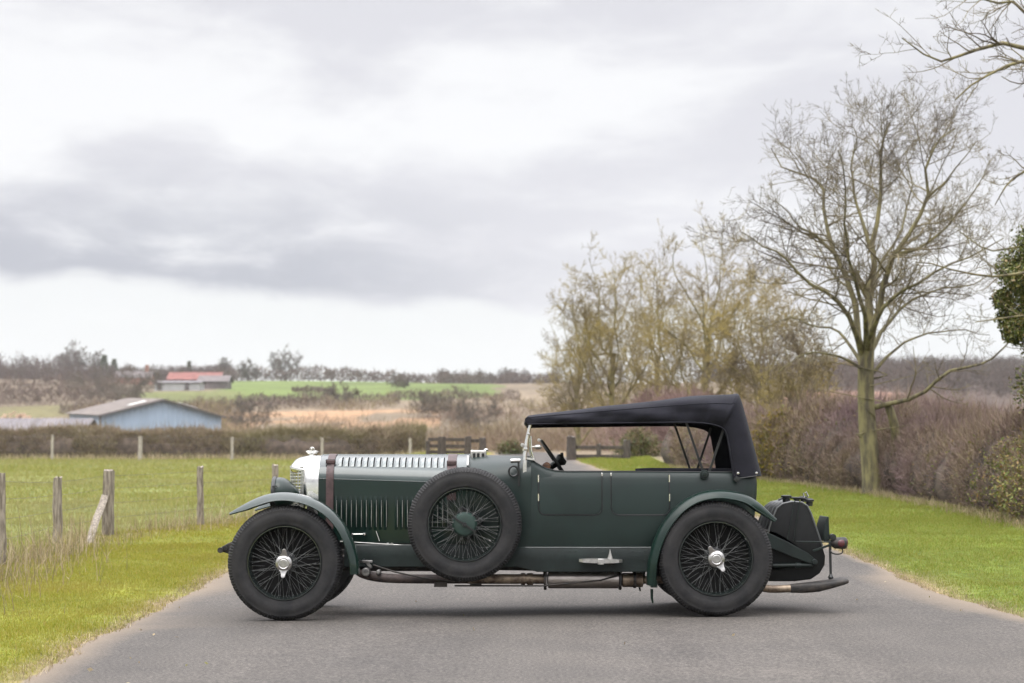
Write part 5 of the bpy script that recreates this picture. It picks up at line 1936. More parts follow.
def hedge(name, path, widthf, heightf, n, tl, tw, label, seed, leafn=0, leaf_mask=None, mt=None, sprig=0.25, cat="hedge", front=-1, leafsize=0.02, group=None):
    """path: front foot line, (k,2); the body goes back from it to the side FRONT points away from"""
    rg = np.random.default_rng(seed)
    path = np.asarray(path, float)
    m = 60
    q = smoothpath(path, m)
    T = np.gradient(q, axis=0)
    T /= np.linalg.norm(T, axis=1)[:, None]
    N = np.stack([T[:, 1], -T[:, 0]], 1) * (-front)
    org = np.array([q[0, 0], q[0, 1], float(G(q[0, 0], q[0, 1]))])
    root = empty(name, org, label, cat, group)
    s_ = np.linspace(0, 1, m)
    w = np.array([widthf(t) for t in s_])
    h = np.array([heightf(t) for t in s_])
    prof = np.array([(0.05, 0.0), (0.0, 0.25), (0.02, 0.55), (0.10, 0.80), (0.28, 0.93), (0.55, 1.0), (0.85, 0.96), (1.0, 0.6), (1.0, 0.0)])
    rows = []
    for i in range(m):
        rows.append([[q[i, 0] + N[i, 0] * (a * w[i] + 0.16 * (a < 0.5)), q[i, 1] + N[i, 1] * (a * w[i] + 0.16 * (a < 0.5)), G(q[i, 0] + N[i, 0] * a * w[i], q[i, 1] + N[i, 1] * a * w[i]) + b * (h[i] - 0.20) * (1 + 0.08 * rg.normal())] for a, b in prof])
    fpart(MB().grid(rows, cap0=True, cap1=True), "hedge_body", m_hcore, root, org, smooth=60)
    # twigs over front, top and back
    L_ = np.cumsum(np.concatenate([[0], np.hypot(np.diff(prof[:, 0]) * w.mean(), np.diff(prof[:, 1]) * h.mean())]))
    u = rg.random(n) ** 1.0 * (L_[-2] if len(L_) > 2 else L_[-1])
    a = np.interp(u, L_, prof[:, 0])
    b = np.interp(u, L_, prof[:, 1])
    t = rg.random(n) * (m - 1)
    i = np.minimum(t.astype(int), m - 2)
    f = t - i
    lerp = lambda v: v[i] * (1 - f) + v[i + 1] * f
    qx, qy = lerp(q[:, 0]), lerp(q[:, 1])
    nx, ny = lerp(N[:, 0]), lerp(N[:, 1])
    W, H = lerp(w), lerp(h)
    inn = np.abs(rg.normal(0, 0.05, n))
    lump = hash_noise(t * 0.55 + seed, a * 3 + seed * 3.1, seed) - 0.5
    off = a * W + inn * (a < 0.2) + lump * 0.65 * (a < 0.3) + 0.10 * (a < 0.3)
    x = qx + nx * off
    y = qy + ny * off
    z = G(x, y) + b * H * (1 + 0.30 * lump) - inn * (b > 0.9) * 1.5
    out = np.stack([-nx * (0.5 - a), -ny * (0.5 - a), 0.25 + 0.9 * b], 1)
    d = out * 0.7 + rg.normal(0, 0.55, (n, 3)) + np.array([0, 0, 0.45])
    ln = tl * rg.uniform(0.5, 1.6, n)
    long_ = rg.random(n) < sprig * (b > 0.85)
    ln = np.where(long_, ln * 1.9, ln)
    d[long_, 2] += 1.2
    mb = MB()
    slivers(mb, np.stack([x, y, z], 1), d, ln, tw * rg.uniform(0.6, 1.4, n), rg)
    fpart(mb, "twigs", mt or m_htwig, root, org, smooth=0)
    if leafn:
        k = rg.integers(0, n, leafn)
        keep = leaf_mask(t[k] / (m - 1), a[k], b[k], rg) if leaf_mask is not None else np.ones(leafn, bool)
        k = k[keep]
        lp = np.stack([x[k], y[k], z[k]], 1) + rg.normal(0, 0.07, (len(k), 3)) - np.stack([nx[k], ny[k], 0 * nx[k]], 1) * 0.05
        lm = MB()
        leaves(lm, lp, leafsize * rg.uniform(0.6, 1.5, len(k)), rg)
        fpart(lm, "leaves", m_hleaf, root, org, smooth=0)
    return root


# far clipped hedge behind the pasture
fh = [(at(px, 460, 67.5)[0], 67.5) for px in (425, 350, 240, 120, 0, -110, -230)]
hedge("hedge", fh, lambda t: 1.6, lambda t: 1.26 + 0.10 * t, 56000, 0.20, 0.009, "long clipped brown hedge along the far side of the pasture", 21, 2500,
      lambda t, a, b, rg: rg.random(len(t)) < hash_noise(t * 30, a * 2, 4) * 0.8, m_farhedge, 0.10, leafsize=0.03)


def hx(dl):
    return [(float(hedge_x(d)) + 0.05, d - 14) for d in dl]


def ivy_mask(t, a, b, rg):
    return rg.random(len(t)) < np.clip(2.6 * (hash_noise(t * 4.5 + 3, a * 1.6 + b * 1.2, 8) - 0.22 - 0.12 * t), 0.04, 1)


hedge("hedge", hx((17, 19, 21, 23, 25, 27.3)), lambda t: 3.0, lambda t: 1.22 + 0.10 * math.sin(9 * t) + 0.08 * math.sin(23 * t + 1), 52000, 0.15, 0.0032,
      "thick purplish twiggy hedge with ivy green patches at the right edge, nearest the road", 31, 95000, ivy_mask)
hedge("hedge", hx((27.4, 29, 31, 33, 35)), lambda t: 3.0, lambda t: 1.25 + 0.12 * math.sin(11 * t + 1) + 0.08 * math.sin(27 * t), 42000, 0.16, 0.0038,
      "brown bare hedge section right behind the tall forked tree", 32, 9000, lambda t, a, b, rg: rg.random(len(t)) < 0.75 * (hash_noise(t * 6, a * 3, 5) > 0.5))
hedge("hedge", hx((35.1, 37, 39, 41, 44, 47)), lambda t: 2.6, lambda t: 1.42 + 0.12 * math.sin(8 * t) - 0.35 * max(0, t - 0.35), 34000, 0.18, 0.0048,
      "reddish brown overgrown hedge seen behind the rear of the car's canvas top", 33, 5000)
# second, taller row further back on the right
hedge("hedge", [(11.5, 14), (10.6, 18), (9.6, 23), (8.4, 28), (7.3, 33)], lambda t: 2.0, lambda t: 1.28 + 0.15 * math.sin(7 * t + 2) + 0.10 * math.sin(19 * t), 36000, 0.24, 0.0045,
      "taller mauve brown scrubby row rising behind the right hand hedge", 34)

# ---- bushes


def bush(name, pos, rx, ry, h, n, tl, tw, mt, label, seed, group=None, leafn=0, leafm=None, leafsize=0.03, core=True, cat="bush"):
    rg = np.random.default_rng(seed)
    root = empty(name, pos, label, cat, group)
    # stems fan out of the ground
    th_ = rg.uniform(0, 2 * math.pi, n)
    rr = rg.random(n) ** 0.5
    hh = rg.random(n) ** 0.7
    shell = np.sqrt(np.clip(1 - 0.75 * hh ** 2.2, 0.05, 1))
    lobes = 1 + 0.28 * np.sin(3 * th_ + seed) * np.cos(2 * th_ + 2 * seed) + 0.12 * rg.normal(0, 1, n)
    P = np.stack([rx * rr * shell * lobes * np.cos(th_), ry * rr * shell * lobes * np.sin(th_), h * hh * (1 - 0.25 * rr ** 2) * (1 + 0.12 * np.sin(4 * th_))], 1)
    d = P * np.array([0.6 / rx, 0.6 / ry, 0.3 / h]) + np.array([0, 0, 0.75]) + rg.normal(0, 0.4, (n, 3))
    mb = MB()
    slivers(mb, P, d, tl * rg.uniform(0.5, 1.5, n), tw * rg.uniform(0.6, 1.4, n), rg)
    mb.build("twigs", mt, root, smooth=0)
    if leafn:
        k = rg.integers(0, n, leafn)
        lm = MB()
        leaves(lm, P[k] + rg.normal(0, 0.08, (leafn, 3)), leafsize * rg.uniform(0.6, 1.5, leafn), rg)
        lm.build("leaves", leafm, root, smooth=0)
    return root


m_gorse = mat_island("gorse_foliage", [(0.20, 0.14, 0.015), (0.27, 0.20, 0.02), (0.10, 0.11, 0.02), (0.16, 0.11, 0.03)], 0.7, 0.15)
m_dkleaf = mat_island("evergreen_leaves", [(0.03, 0.045, 0.012), (0.06, 0.08, 0.02), (0.10, 0.115, 0.03)], 0.55, 0.3)
m_scrub = mat_island("scrub_twigs", [(0.17, 0.125, 0.085), (0.24, 0.18, 0.13), (0.29, 0.21, 0.17), (0.21, 0.19, 0.08), (0.30, 0.245, 0.12)], 0.85, 0.1)
m_mauve = mat_island("mauve_twigs", [(0.24, 0.165, 0.15), (0.31, 0.215, 0.20), (0.20, 0.14, 0.115)], 0.85, 0.1)


def gpos(px, py, Y):
    x = at(px, py, Y)[0]
    return np.array([x, Y, float(G(x, Y))])


bush("gorse_bush", gpos(782, 470, 24.0), 0.75, 1.0, 1.35, 5000, 0.22, 0.006, m_scrub, "yellow flowering gorse bush at the left end of the right hand hedge", 41, None, 9000, m_gorse, 0.026)
bush("holly_bush", gpos(637, 458, 38.5), 0.6, 0.6, 0.75, 2600, 0.2, 0.006, m_scrub, "low dark evergreen bush at the right end of the two railed gate", 42, None, 2600, m_dkleaf, 0.035)
bush("bramble_bush", gpos(690, 462, 40.0), 2.2, 1.5, 1.75, 14000, 0.28, 0.006, m_mauve, "mauve brown bramble thicket seen through the canvas top's rear side opening", 43)
bush("bramble_bush", gpos(660, 462, 44.5), 1.8, 1.5, 1.9, 11000, 0.28, 0.006, m_mauve, "rosy brown bramble thicket behind the low dark evergreen bush", 44)
bush("holly_bush", gpos(511, 455, 46.0), 0.42, 0.5, 0.36, 1200, 0.2, 0.006, m_scrub, "small dark green bush just left of the windscreen, beyond the drive", 45, None, 1500, m_dkleaf, 0.035)

# ---- trees
m_bark = mat("grey_bark", (0.125, 0.105, 0.066), 0.9, vary=0.35, scale=3.0, bump=0.6, bscale=16, second=(0.21, 0.185, 0.085), stretch=(3, 3, 0.7))
m_twig = mat("bare_twigs", (0.135, 0.108, 0.075), 0.85, vary=0.3, scale=1.1, second=(0.21, 0.175, 0.09))
m_lichen = mat("lichened_twigs", (0.20, 0.160, 0.105), 0.85, vary=0.2, scale=0.5, second=(0.33, 0.26, 0.080))
m_lbark = mat("lichened_bark", (0.18, 0.155, 0.08), 0.9, vary=0.35, scale=2.0, second=(0.28, 0.24, 0.10), bump=0.4, bscale=16)
m_fartwig = mat("far_tree_twigs", (0.11, 0.088, 0.065), 0.9, vary=0.2, scale=0.3)


def place_tree(name, wood, crown, pos, mw, mc, label, group=None, rotz=0, scale=1.0):
    root = empty(name, pos, label, "tree", group)
    wood.build("trunk", mw, root, smooth=70)
    crown.build("crown", mc, root, smooth=180)
    root.rotation_euler = (0, 0, rotz)
    root.scale = (scale, scale, scale)
    return root


# the tall forked tree on the right verge
tb = on_ground(872, 496)
TY = tb[1]
tl_ = lambda px, py, dy=0.0: at(px, py, TY + dy) - tb
trunk = [tl_(873, 500), tl_(871, 470), tl_(868, 435), tl_(866, 400), tl_(866, 365), tl_(867, 348)]
limbs = [
    ([tl_(866, 362), tl_(869, 320), tl_(871, 285, .1), tl_(871, 250, .2), tl_(879, 215, .2), tl_(879, 176, .3), tl_(882, 148, .3), tl_(890, 122, .3)], 0.115, 0.012),
    ([tl_(867, 355), tl_(876, 320, -.2), tl_(884, 295, -.3), tl_(896, 255, -.5), tl_(915, 226, -.6), tl_(928, 197, -.7), tl_(927, 165, -.8), tl_(938, 145, -.9), tl_(955, 128, -1)], 0.095, 0.010),
    ([tl_(865, 365), tl_(859, 330, .3), tl_(851, 290, .4), tl_(838, 257, .6), tl_(826, 234, .7), tl_(825, 206, .8), tl_(822, 188, .9), tl_(806, 175, 1), tl_(786, 168, 1.1), tl_(771, 148, 1.2)], 0.085, 0.009),
    ([tl_(864, 358), tl_(850, 318, -.4), tl_(831, 296, -.6), tl_(803, 278, -.8), tl_(783, 257, -.9), tl_(761, 243, -1), tl_(742, 232, -1.1)], 0.065, 0.008),
    ([tl_(868, 352), tl_(872, 330, -.6), tl_(889, 300, -1.0), tl_(910, 288, -1.3), tl_(940, 268, -1.6), tl_(972, 255, -1.8), tl_(1004, 238, -2)], 0.065, 0.008),
    ([tl_(868, 356), tl_(884, 330, .5), tl_(905, 305, .9), tl_(938, 290, 1.3), tl_(970, 285, 1.7), tl_(1002, 270, 2.0)], 0.055, 0.008),
    ([tl_(870, 408), tl_(884, 405, -.1), tl_(905, 401, -.2), tl_(926, 391, -.3), tl_(944, 374, -.4), tl_(965, 369, -.5), tl_(985, 362, -.6), tl_(1000, 352, -.6), tl_(1014, 336, -.7)], 0.058, 0.012),
    ([tl_(866, 372), tl_(850, 345, .5), tl_(836, 330, .9), tl_(815, 326, 1.3), tl_(795, 318, 1.6), tl_(775, 322, 1.8)], 0.045, 0.007),
    ([tl_(871, 252, .2), tl_(862, 220, .3), tl_(853, 190, .5), tl_(851, 160, .7), tl_(857, 140, .8), tl_(851, 124, .9)], 0.045, 0.007),
    ([tl_(866, 350), tl_(868, 310, .9), tl_(880, 270, 1.5), tl_(900, 235, 2), tl_(910, 190, 2.3), tl_(905, 150, 2.5)], 0.06, 0.008),
    ([tl_(866, 350), tl_(864, 310, -.8), tl_(852, 270, -1.4), tl_(845, 230, -1.9), tl_(846, 190, -2.2), tl_(838, 150, -2.5)], 0.06, 0.008),
    ([tl_(866, 372), tl_(842, 358, -.3), tl_(818, 352, -.6), tl_(796, 358, -.8), tl_(778, 372, -.9)], 0.035, 0.006),
    ([tl_(869, 378), tl_(893, 350, .2), tl_(922, 336, .4), tl_(956, 330, .6), tl_(990, 335, .8)], 0.040, 0.006),
    ([tl_(896, 255, -.5), tl_(925, 245, -.4), tl_(950, 222, -.3), tl_(975, 190, -.2), tl_(990, 160, -.1)], 0.045, 0.006),
    ([tl_(928, 197, -.7), tl_(945, 182, -.8), tl_(962, 160, -1), tl_(978, 140, -1.1)], 0.03, 0.005),
    ([tl_(838, 257, .6), tl_(815, 235, .5), tl_(797, 225, .4), tl_(782, 205, .3), tl_(765, 196, .2)], 0.035, 0.006),
]
lv_hero = [dict(per=15, ratio=0.33, ang=56, seg=7, wander=0.13, up=0.045, rr=0.45, t0=0.20, fall=0.25),
           dict(per=7.0, ratio=0.55, fall=0.45, ang=48, seg=6, wander=0.14, up=0.05, rr=0.6, t0=0.08),
           dict(per=5.0, ratio=0.58, ang=44, seg=5, wander=0.14, up=0.06, rr=0.7, tip=0.5),
           dict(per=1.2, ratio=0.60, ang=40, seg=3, wander=0.14, up=0.06, rr=0.8, tip=0.6)]
wd, cr, _ = tree_meshes(trunk, 0.165, limbs, np.random.default_rng(3), lv_hero, 0.0034)
wd.tube(smoothpath([tl_(893, 500, .25), tl_(894, 470, .2), tl_(896, 440, .1), tl_(893, 420), tl_(888, 405)], 10), np.linspace(0.10, 0.07, 10), 10)
for q in range(5):
    p0 = tl_(868 + R2.normal(0, 3), 440 - 15 * q)
    wd.tube(smoothpath([p0, p0 + np.array([0.3 * R2.normal(), -0.12, 0.12]), p0 + np.array([0.5 * R2.normal(), -0.2, 0.35])], 6), np.linspace(0.02, 0.005, 6), 5)
place_tree("ash_tree", wd, cr, tb, m_bark, m_twig, "tall bare tree with forked grey trunk standing on the right hand verge")


def bare_tree(H, W, seed, r, levels, nl=9, low=0.16, upright=0.9, k=5, rmin=0.006, lean=0.0):
    rg = np.random.default_rng(seed)
    trunk = [np.array([0, 0, -0.15]), np.array([0.02, 0, 0.12 * H]), np.array([lean * .4 + 0.05 * rg.normal(), 0.05 * rg.normal(), 0.28 * H]), np.array([lean + 0.12 * rg.normal(), 0.1 * rg.normal(), 0.46 * H])]
    tq = smoothpath(trunk, 20)
    limbs = []
    for i in range(nl):
        a = i * 2.399 + rg.uniform(-0.4, 0.4)
        t = low / 0.46 + (1 - low / 0.46) * ((i + 0.5) / nl)
        s = tq[min(19, int(t * 19))]
        top = i >= nl - 3
        rad = W * (0.42 if top else rg.uniform(0.65, 1.0) * (1.05 - 0.3 * t))
        ht = H * ((rg.uniform(0.84, 0.93)) if top else (0.42 + 0.5 * t * upright + 0.08 * rg.normal()))
        e = np.array([rad * math.cos(a), rad * math.sin(a), max(ht, s[2] + 0.1 * H)])
        m1 = s + (e - s) * np.array([0.45, 0.45, 0.22]) + rg.normal(0, 0.02, 3) * H
        m2 = s + (e - s) * np.array([0.82, 0.82, 0.58]) + rg.normal(0, 0.02, 3) * H
        limbs.append(([s, m1, m2, e], r * (0.62 - 0.012 * i), r * 0.07))
    return tree_meshes(trunk, r, limbs, rg, levels, rmin, k)[:2]


lv_row = [dict(per=15, ratio=0.40, ang=54, seg=7, wander=0.14, up=0.035, rr=0.5, t0=0.12, fall=0.35),
          dict(per=7.5, ratio=0.52, ang=48, seg=6, wander=0.15, up=0.04, rr=0.6, t0=0.08),
          dict(per=4.8, ratio=0.62, ang=44, seg=4, wander=0.15, up=0.05, rr=0.7, tip=0.4)]
row = [(705, 232, 44, 78, 11, "tallest lichen yellow bare tree of the row behind the canvas top, with a forked trunk"),
       (612, 262, 54, 60, 12, "bare bushy tree at the left end of the row behind the canvas top"),
       (655, 268, 62, 62, 13, "yellowish bare tree standing between the two gateposts and the tallest tree of the row"),
       (757, 275, 40, 62, 14, "slender bare tree between the row's tallest tree and the forked verge tree"),
       (578, 305, 70, 40, 15, "smallest faded bare tree beyond the left end of the row"),
       (797, 330, 26, 48, 16, "small thin bare tree close to the left of the forked verge tree")]
for px, pyt, Y, hwp, seed, lab in row:
    p = gpos(px, 450, Y)
    H = 1.13 * (at(px, pyt, Y)[2] - p[2])
    W = 0.92 * hwp / F_PX * (Y + 14)
    wd, cr = bare_tree(H, W, seed, 0.015 * H, lv_row, 13, 0.08, 0.80, 5, 0.0075)
    place_tree("bare_tree", wd, cr, p, m_lbark, m_lichen, lab, "row of bare trees beyond the drive")

# ivy-clad tree just outside the right edge, its branches hang into the picture
ib = np.array([8.9, 11.5, float(G(8.9, 11.5))])
IY = ib[1]
il = lambda px, py, dy=0.0: at(px, py, IY + dy) - ib
trunk = [np.array([0, 0, -0.2]), il(1150, 420), il(1140, 340), il(1125, 280), il(1110, 220)]
limbs = [([il(1112, 225), il(1100, 160, -.5), il(1070, 100, -.8), il(1035, 62, -1), il(990, 74, -1.1), il(955, 100, -1.2)], 0.075, 0.010),
         ([il(1110, 220), il(1090, 130, -.2), il(1055, 70, -.3), il(1015, 45, -.4), il(970, 50, -.5), il(935, 62, -.5), il(902, 38, -.6)], 0.08, 0.008),
         ([il(1115, 240), il(1095, 150, .5), il(1065, 60, .7), il(1020, 10, .8), il(985, 0, .9), il(940, -8, 1)], 0.07, 0.008),
         ([il(1118, 255), il(1075, 190, -.5), il(1040, 168, -.8), il(1010, 180, -1), il(995, 205, -1.1)], 0.05, 0.007),
         ([il(1122, 270), il(1080, 260, -.6), il(1040, 270, -.9), il(1000, 276, -1.1), il(955, 268, -1.3), il(915, 262, -1.4)], 0.05, 0.006),
         ([il(1125, 300), il(1085, 300, -.4), il(1050, 312, -.7), il(1010, 318, -.9), il(975, 322, -1)], 0.045, 0.006),
         ([il(1120, 250), il(1080, 230, .4), il(1030, 245, .7), il(990, 250, .9), il(958, 230, 1)], 0.045, 0.006),
         ([il(1110, 220), il(1115, 120, .4), il(1120, 20, .8), il(1110, -80, 1)], 0.09, 0.01),
         ([il(1110, 225), il(1150, 140, .6), il(1190, 60, 1), il(1220, -30, 1.2)], 0.08, 0.01)]
lv_ivy = [dict(per=9, ratio=0.30, ang=46, seg=6, wander=0.17, up=0.05, rr=0.5, t0=0.25),
          dict(per=4.5, ratio=0.50, ang=45, seg=5, wander=0.22, up=0.06, rr=0.6),
          dict(per=2.5, ratio=0.55, ang=42, seg=4, wander=0.25, up=0.05, rr=0.7, tip=0.5)]
wd, cr, _ = tree_meshes(trunk, 0.20, limbs, np.random.default_rng(8), lv_ivy, 0.0040)
ivy_tree = place_tree("ivy_clad_tree", wd, cr, ib, m_bark, m_twig, "ivy covered tree at the right edge with bare branches hanging in at the top")
n = 60000
rgi = np.random.default_rng(6)
cs = []
for k in range(46):
    qx, qy = rgi.uniform(1000, 1125), rgi.uniform(236, 400)
    if qx < 1040 and not (248 < qy < 334):
        continue
    r_ = rgi.uniform(0.12, 0.30) * (0.75 if qx < 1025 else 1.3)
    cs.append((il(qx, qy, rgi.normal(0, 0.3)), (r_ * rgi.uniform(0.8, 1.5), r_ * 1.2, r_)))
for qx, qy, r_ in ((1012, 268, 0.22), (1020, 300, 0.30), (1030, 245, 0.22), (1008, 318, 0.16), (1040, 280, 0.5), (1045, 320, 0.35), (1014, 334, 0.12)):
    cs.append((il(qx, qy, rgi.normal(0, 0.1)), (r_, r_, r_)))
P = []
for c, s in cs:
    v = rgi.normal(0, 1, (n // len(cs), 3))
    v /= np.linalg.norm(v, axis=1)[:, None]
    rr = rgi.random(len(v)) ** 0.25
    lob = 1 + 0.38 * np.sin(6 * v[:, 0] + 3 * v[:, 2]) * np.cos(5 * v[:, 1] + 4 * v[:, 2]) + 0.10 * rgi.normal(0, 1, len(v))
    P.append(c + v * np.array(s) * (rr * lob)[:, None])
lm = MB()
leaves(lm, np.concatenate(P), 0.024 * rgi.uniform(0.5, 1.5, sum(len(p) for p in P)), rgi)
m_ivy = mat_island("ivy_leaves", [(0.04, 0.058, 0.014), (0.08, 0.10, 0.018), (0.13, 0.145, 0.03), (0.19, 0.185, 0.05), (0.20, 0.13, 0.055)], 0.45, 0.4)
lm.build("ivy", m_ivy, ivy_tree, smooth=0)

# ---- scrub in the valley: a mass nobody could count
smb = MB()
PP, DDs, LL, WW = [], [], [], []
rgs = np.random.default_rng(15)
n_cl = 900
d = 88 + 210 * rgs.random(n_cl) ** 1.1
px = rgs.uniform(180, 860, n_cl)
far_lo = rgs.random(n_cl) < 0.22
px = np.where(far_lo, rgs.uniform(-60, 230, n_cl), px)
d = np.where(far_lo & (d < 185), 190 + 110 * rgs.random(n_cl), d)
keep = ~((d > 246) & (d < 288) & (px > 228) & (px < 432) & (rgs.random(n_cl) < 0.8))
keep &= ~((px > 60) & (px < 240) & (d > 140) & (d < 185))
keep &= ~((px < 80) & (d > 215))
px, d = px[keep], d[keep]
for p_x, dd in zip(px, d):
    x = (p_x - 512) / F_PX * dd
    nn = 110
    rx, h = rgs.uniform(1.2, 3.4), rgs.uniform(0.9, 2.6) * (1.0 if dd > 120 else 0.8)
    if p_x > 500:
        h *= 1.25
    v = rgs.normal(0, 0.5, (nn, 3))
    hh = rgs.random(nn)
    xx, yy = x + v[:, 0] * rx, dd - 14 + v[:, 1] * rx
    P = np.stack([xx, yy, G(xx, yy) + h * hh * np.exp(-(v[:, 0] ** 2 + v[:, 1] ** 2) * 0.9)], 1)
    PP.append(P)
    DDs.append(np.stack([v[:, 0] * 0.6, v[:, 1] * 0.6, np.full(nn, 0.9)], 1) + rgs.normal(0, 0.35, (nn, 3)))
    LL.append(rgs.uniform(0.35, 0.95, nn) * (0.6 + dd / 400))
    WW.append(rgs.uniform(0.6, 1.4, nn) * dd * 0.00014)
slivers(smb, np.concatenate(PP), np.concatenate(DDs), np.concatenate(LL), np.concatenate(WW), rgs)
m_valley = mat_island("valley_scrub", [(0.14, 0.105, 0.07), (0.195, 0.15, 0.10), (0.24, 0.185, 0.135), (0.20, 0.175, 0.075), (0.26, 0.21, 0.11)], 0.9, 0.05, (0.02, (0.20, 0.145, 0.11), 0.45, 0.6))
tag(smb.build("scrub", m_valley, smooth=0), "brown leafless scrub filling the shallow valley", "scrub", kind="stuff")

# hedge lines and woods far off: masses
wmb = MB()
WP, WD, WL, WW2 = [], [], [], []


def mass_line(pxa, pxb, d0, h, n, dep=6.0, l=1.0, tw=0.10, jit=0.3):
    q = rgs.uniform(pxa, pxb, n)
    dd = d0 + rgs.uniform(0, dep, n)
    x = (q - 512) / F_PX * dd
    hv = h * (1 + jit * 2 * (hash_noise(q * 0.13 + d0, q * 0 + d0, 12) - 0.5))
    P = np.stack([x, dd - 14, G(x, dd - 14) + hv * rgs.random(n)], 1)
    WP.append(P)
    WD.append(rgs.normal(0, 0.5, (n, 3)) + np.array([0, 0, 0.8]))
    WL.append(l * rgs.uniform(0.5, 1.5, n))
    WW2.append(tw * rgs.uniform(0.6, 1.4, n))


mass_line(215, 560, 560, 3.2, 5500, 10, 1.2, 0.13)
mass_line(235, 400, 304, 1.4, 2200, 9, 0.6, 0.05)
mass_line(390, 520, 322, 1.4, 2000, 12, 0.6, 0.05)
mass_line(292, 332, 372, 0.9, 700, 5, 0.6, 0.06)
mass_line(-320, 120, 350, 3.0, 8000, 60, 1.1, 0.07)
mass_line(60, 330, 292, 1.5, 2600, 8, 0.7, 0.06)
mass_line(-320, 140, 330, 2.6, 6000, 12, 0.9, 0.06)
slivers(wmb, np.concatenate(WP), np.concatenate(WD), np.concatenate(WL), np.concatenate(WW2), rgs)
m_hline = mat_island("distant_hedge_twigs", [(0.095, 0.072, 0.06), (0.13, 0.098, 0.08), (0.17, 0.125, 0.105)], 0.9, 0.05)
tag(wmb.build("distant_hedgerows", m_hline, smooth=0), "thin dark hedgerows dividing the fields on the far hillside", "hedgerows", kind="stuff")


def wood_mass(name, label, spans, m, seed):
    rg = np.random.default_rng(seed)
    mb = MB()
    PP, DV, LL, WW = [], [], [], []
    core = MB()
    for pxa, pxb, d0, d1, h, n in spans:
        for _ in range(n):
            q, dd = rg.uniform(pxa, pxb), rg.uniform(d0, d1)
            x = (q - 512) / F_PX * dd
            g = float(G(x, dd - 14))
            hh, r = h * rg.uniform(0.7, 1.15), h * rg.uniform(0.25, 0.42)
            nn = 170
            v = rg.normal(0, 1, (nn, 3))
            v /= np.linalg.norm(v, axis=1)[:, None]
            v *= (rg.random(nn) ** 0.4)[:, None]
            P = np.stack([x + v[:, 0] * r, dd - 14 + v[:, 1] * r, g + hh * 0.45 + v[:, 2] * hh * 0.55], 1)
            PP.append(P)
            DV.append(v * 0.5 + np.array([0, 0, 0.7]) + rg.normal(0, 0.3, (nn, 3)))
            LL.append(rg.uniform(0.8, 2.4, nn) * h / 12)
            WW.append(rg.uniform(0.05, 0.14, nn) * d0 / 600)
    slivers(mb, np.concatenate(PP), np.concatenate(DV), np.concatenate(LL), np.concatenate(WW), rg)
    return tag(mb.build(name, m, smooth=0), label, "woods", kind="stuff")


m_wood = mat_island("distant_wood_twigs", [(0.075, 0.062, 0.052), (0.105, 0.087, 0.072), (0.14, 0.115, 0.096)], 0.9, 0.05, (0.012, (0.115, 0.085, 0.075), 0.45, 0.6))
wood_mass("distant_woods", "purplish brown leafless woods on the right skyline behind the hedge",
          [(780, 1120, 560, 640, 7.4, 300), (790, 1120, 440, 540, 6.5, 190), (800, 1140, 330, 440, 7, 170), (700, 800, 560, 650, 6, 60), (700, 1120, 600, 640, 6, 120)], m_wood, 51)
wood_mass("distant_woods", "grey brown leafless woods along the left skyline above the farm",
          [(-320, 75, 560, 640, 8.5, 200), (60, 232, 570, 650, 5.2, 130), (-320, 130, 470, 540, 4.5, 120), (440, 560, 560, 620, 5, 45), (-80, 232, 590, 640, 4.5, 90)], m_wood, 52)

# single trees on the far hillside
lv_far = [dict(per=13, ratio=0.40, ang=50, seg=4, wander=0.12, up=0.05, rr=0.5, fall=0.4), dict(per=8, ratio=0.55, ang=46, seg=3, wander=0.22, up=0.03, rr=0.6), dict(per=4, ratio=0.55, ang=44, seg=2, wander=0.22, up=0.03, rr=0.7, tip=0.6)]
far_list = [(285, 345, 570, 18, "lone rounded bare tree on the skyline above the green field"),
            (72, 340, 575, 17, "broad bare tree on the left skyline, tallest above the woods there"),
            (96, 349, 575, 12, "smaller bare tree on the skyline right of the tall broad one"),
            (247, 359, 560, 13, "low bushy bare tree on the skyline right of the red roofed farm"),
            (224, 357, 575, 8, "narrow bare tree on the skyline just right of the red roof"),
            (330, 368, 570, 7, "small faint bare tree on the skyline right of the lone rounded tree"),
            (508, 367, 575, 9, "small bare tree on the skyline above the windscreen"),
            (402, 372, 570, 10, "low bare tree on the skyline above the middle of the bonnet"),
            (338, 380, 300, 22, "brown bare tree in the valley above the front of the bonnet"),
            (428, 388, 270, 24, "rounded brown bare tree in the valley above the rear of the bonnet"),
            (398, 378, 420, 14, "small bare tree standing in the green hillside field"),
            (118, 366, 330, 62, "wide brown bare tree rising behind the blue barn's roof"),
            (248, 392, 240, 34, "spreading olive brown bare tree right of the blue barn"),
            (470, 384, 220, 32, "pale brown bare tree in the valley left of the windscreen")]
for i, (px, pyt, dd, hwp, lab) in enumerate(far_list):
    Y = dd - 14
    p = gpos(px, 400, Y)
    H = max(at(px, pyt, Y)[2] - p[2], 2.5)
    W = hwp / F_PX * dd
    wd, cr = bare_tree(H, W, 60 + i, 0.016 * H, lv_far, 12, 0.14, 0.8, 4, dd * 0.00007)
    place_tree("bare_tree", wd, cr, p, m_fartwig, m_fartwig, lab, "bare trees on the far hillside")


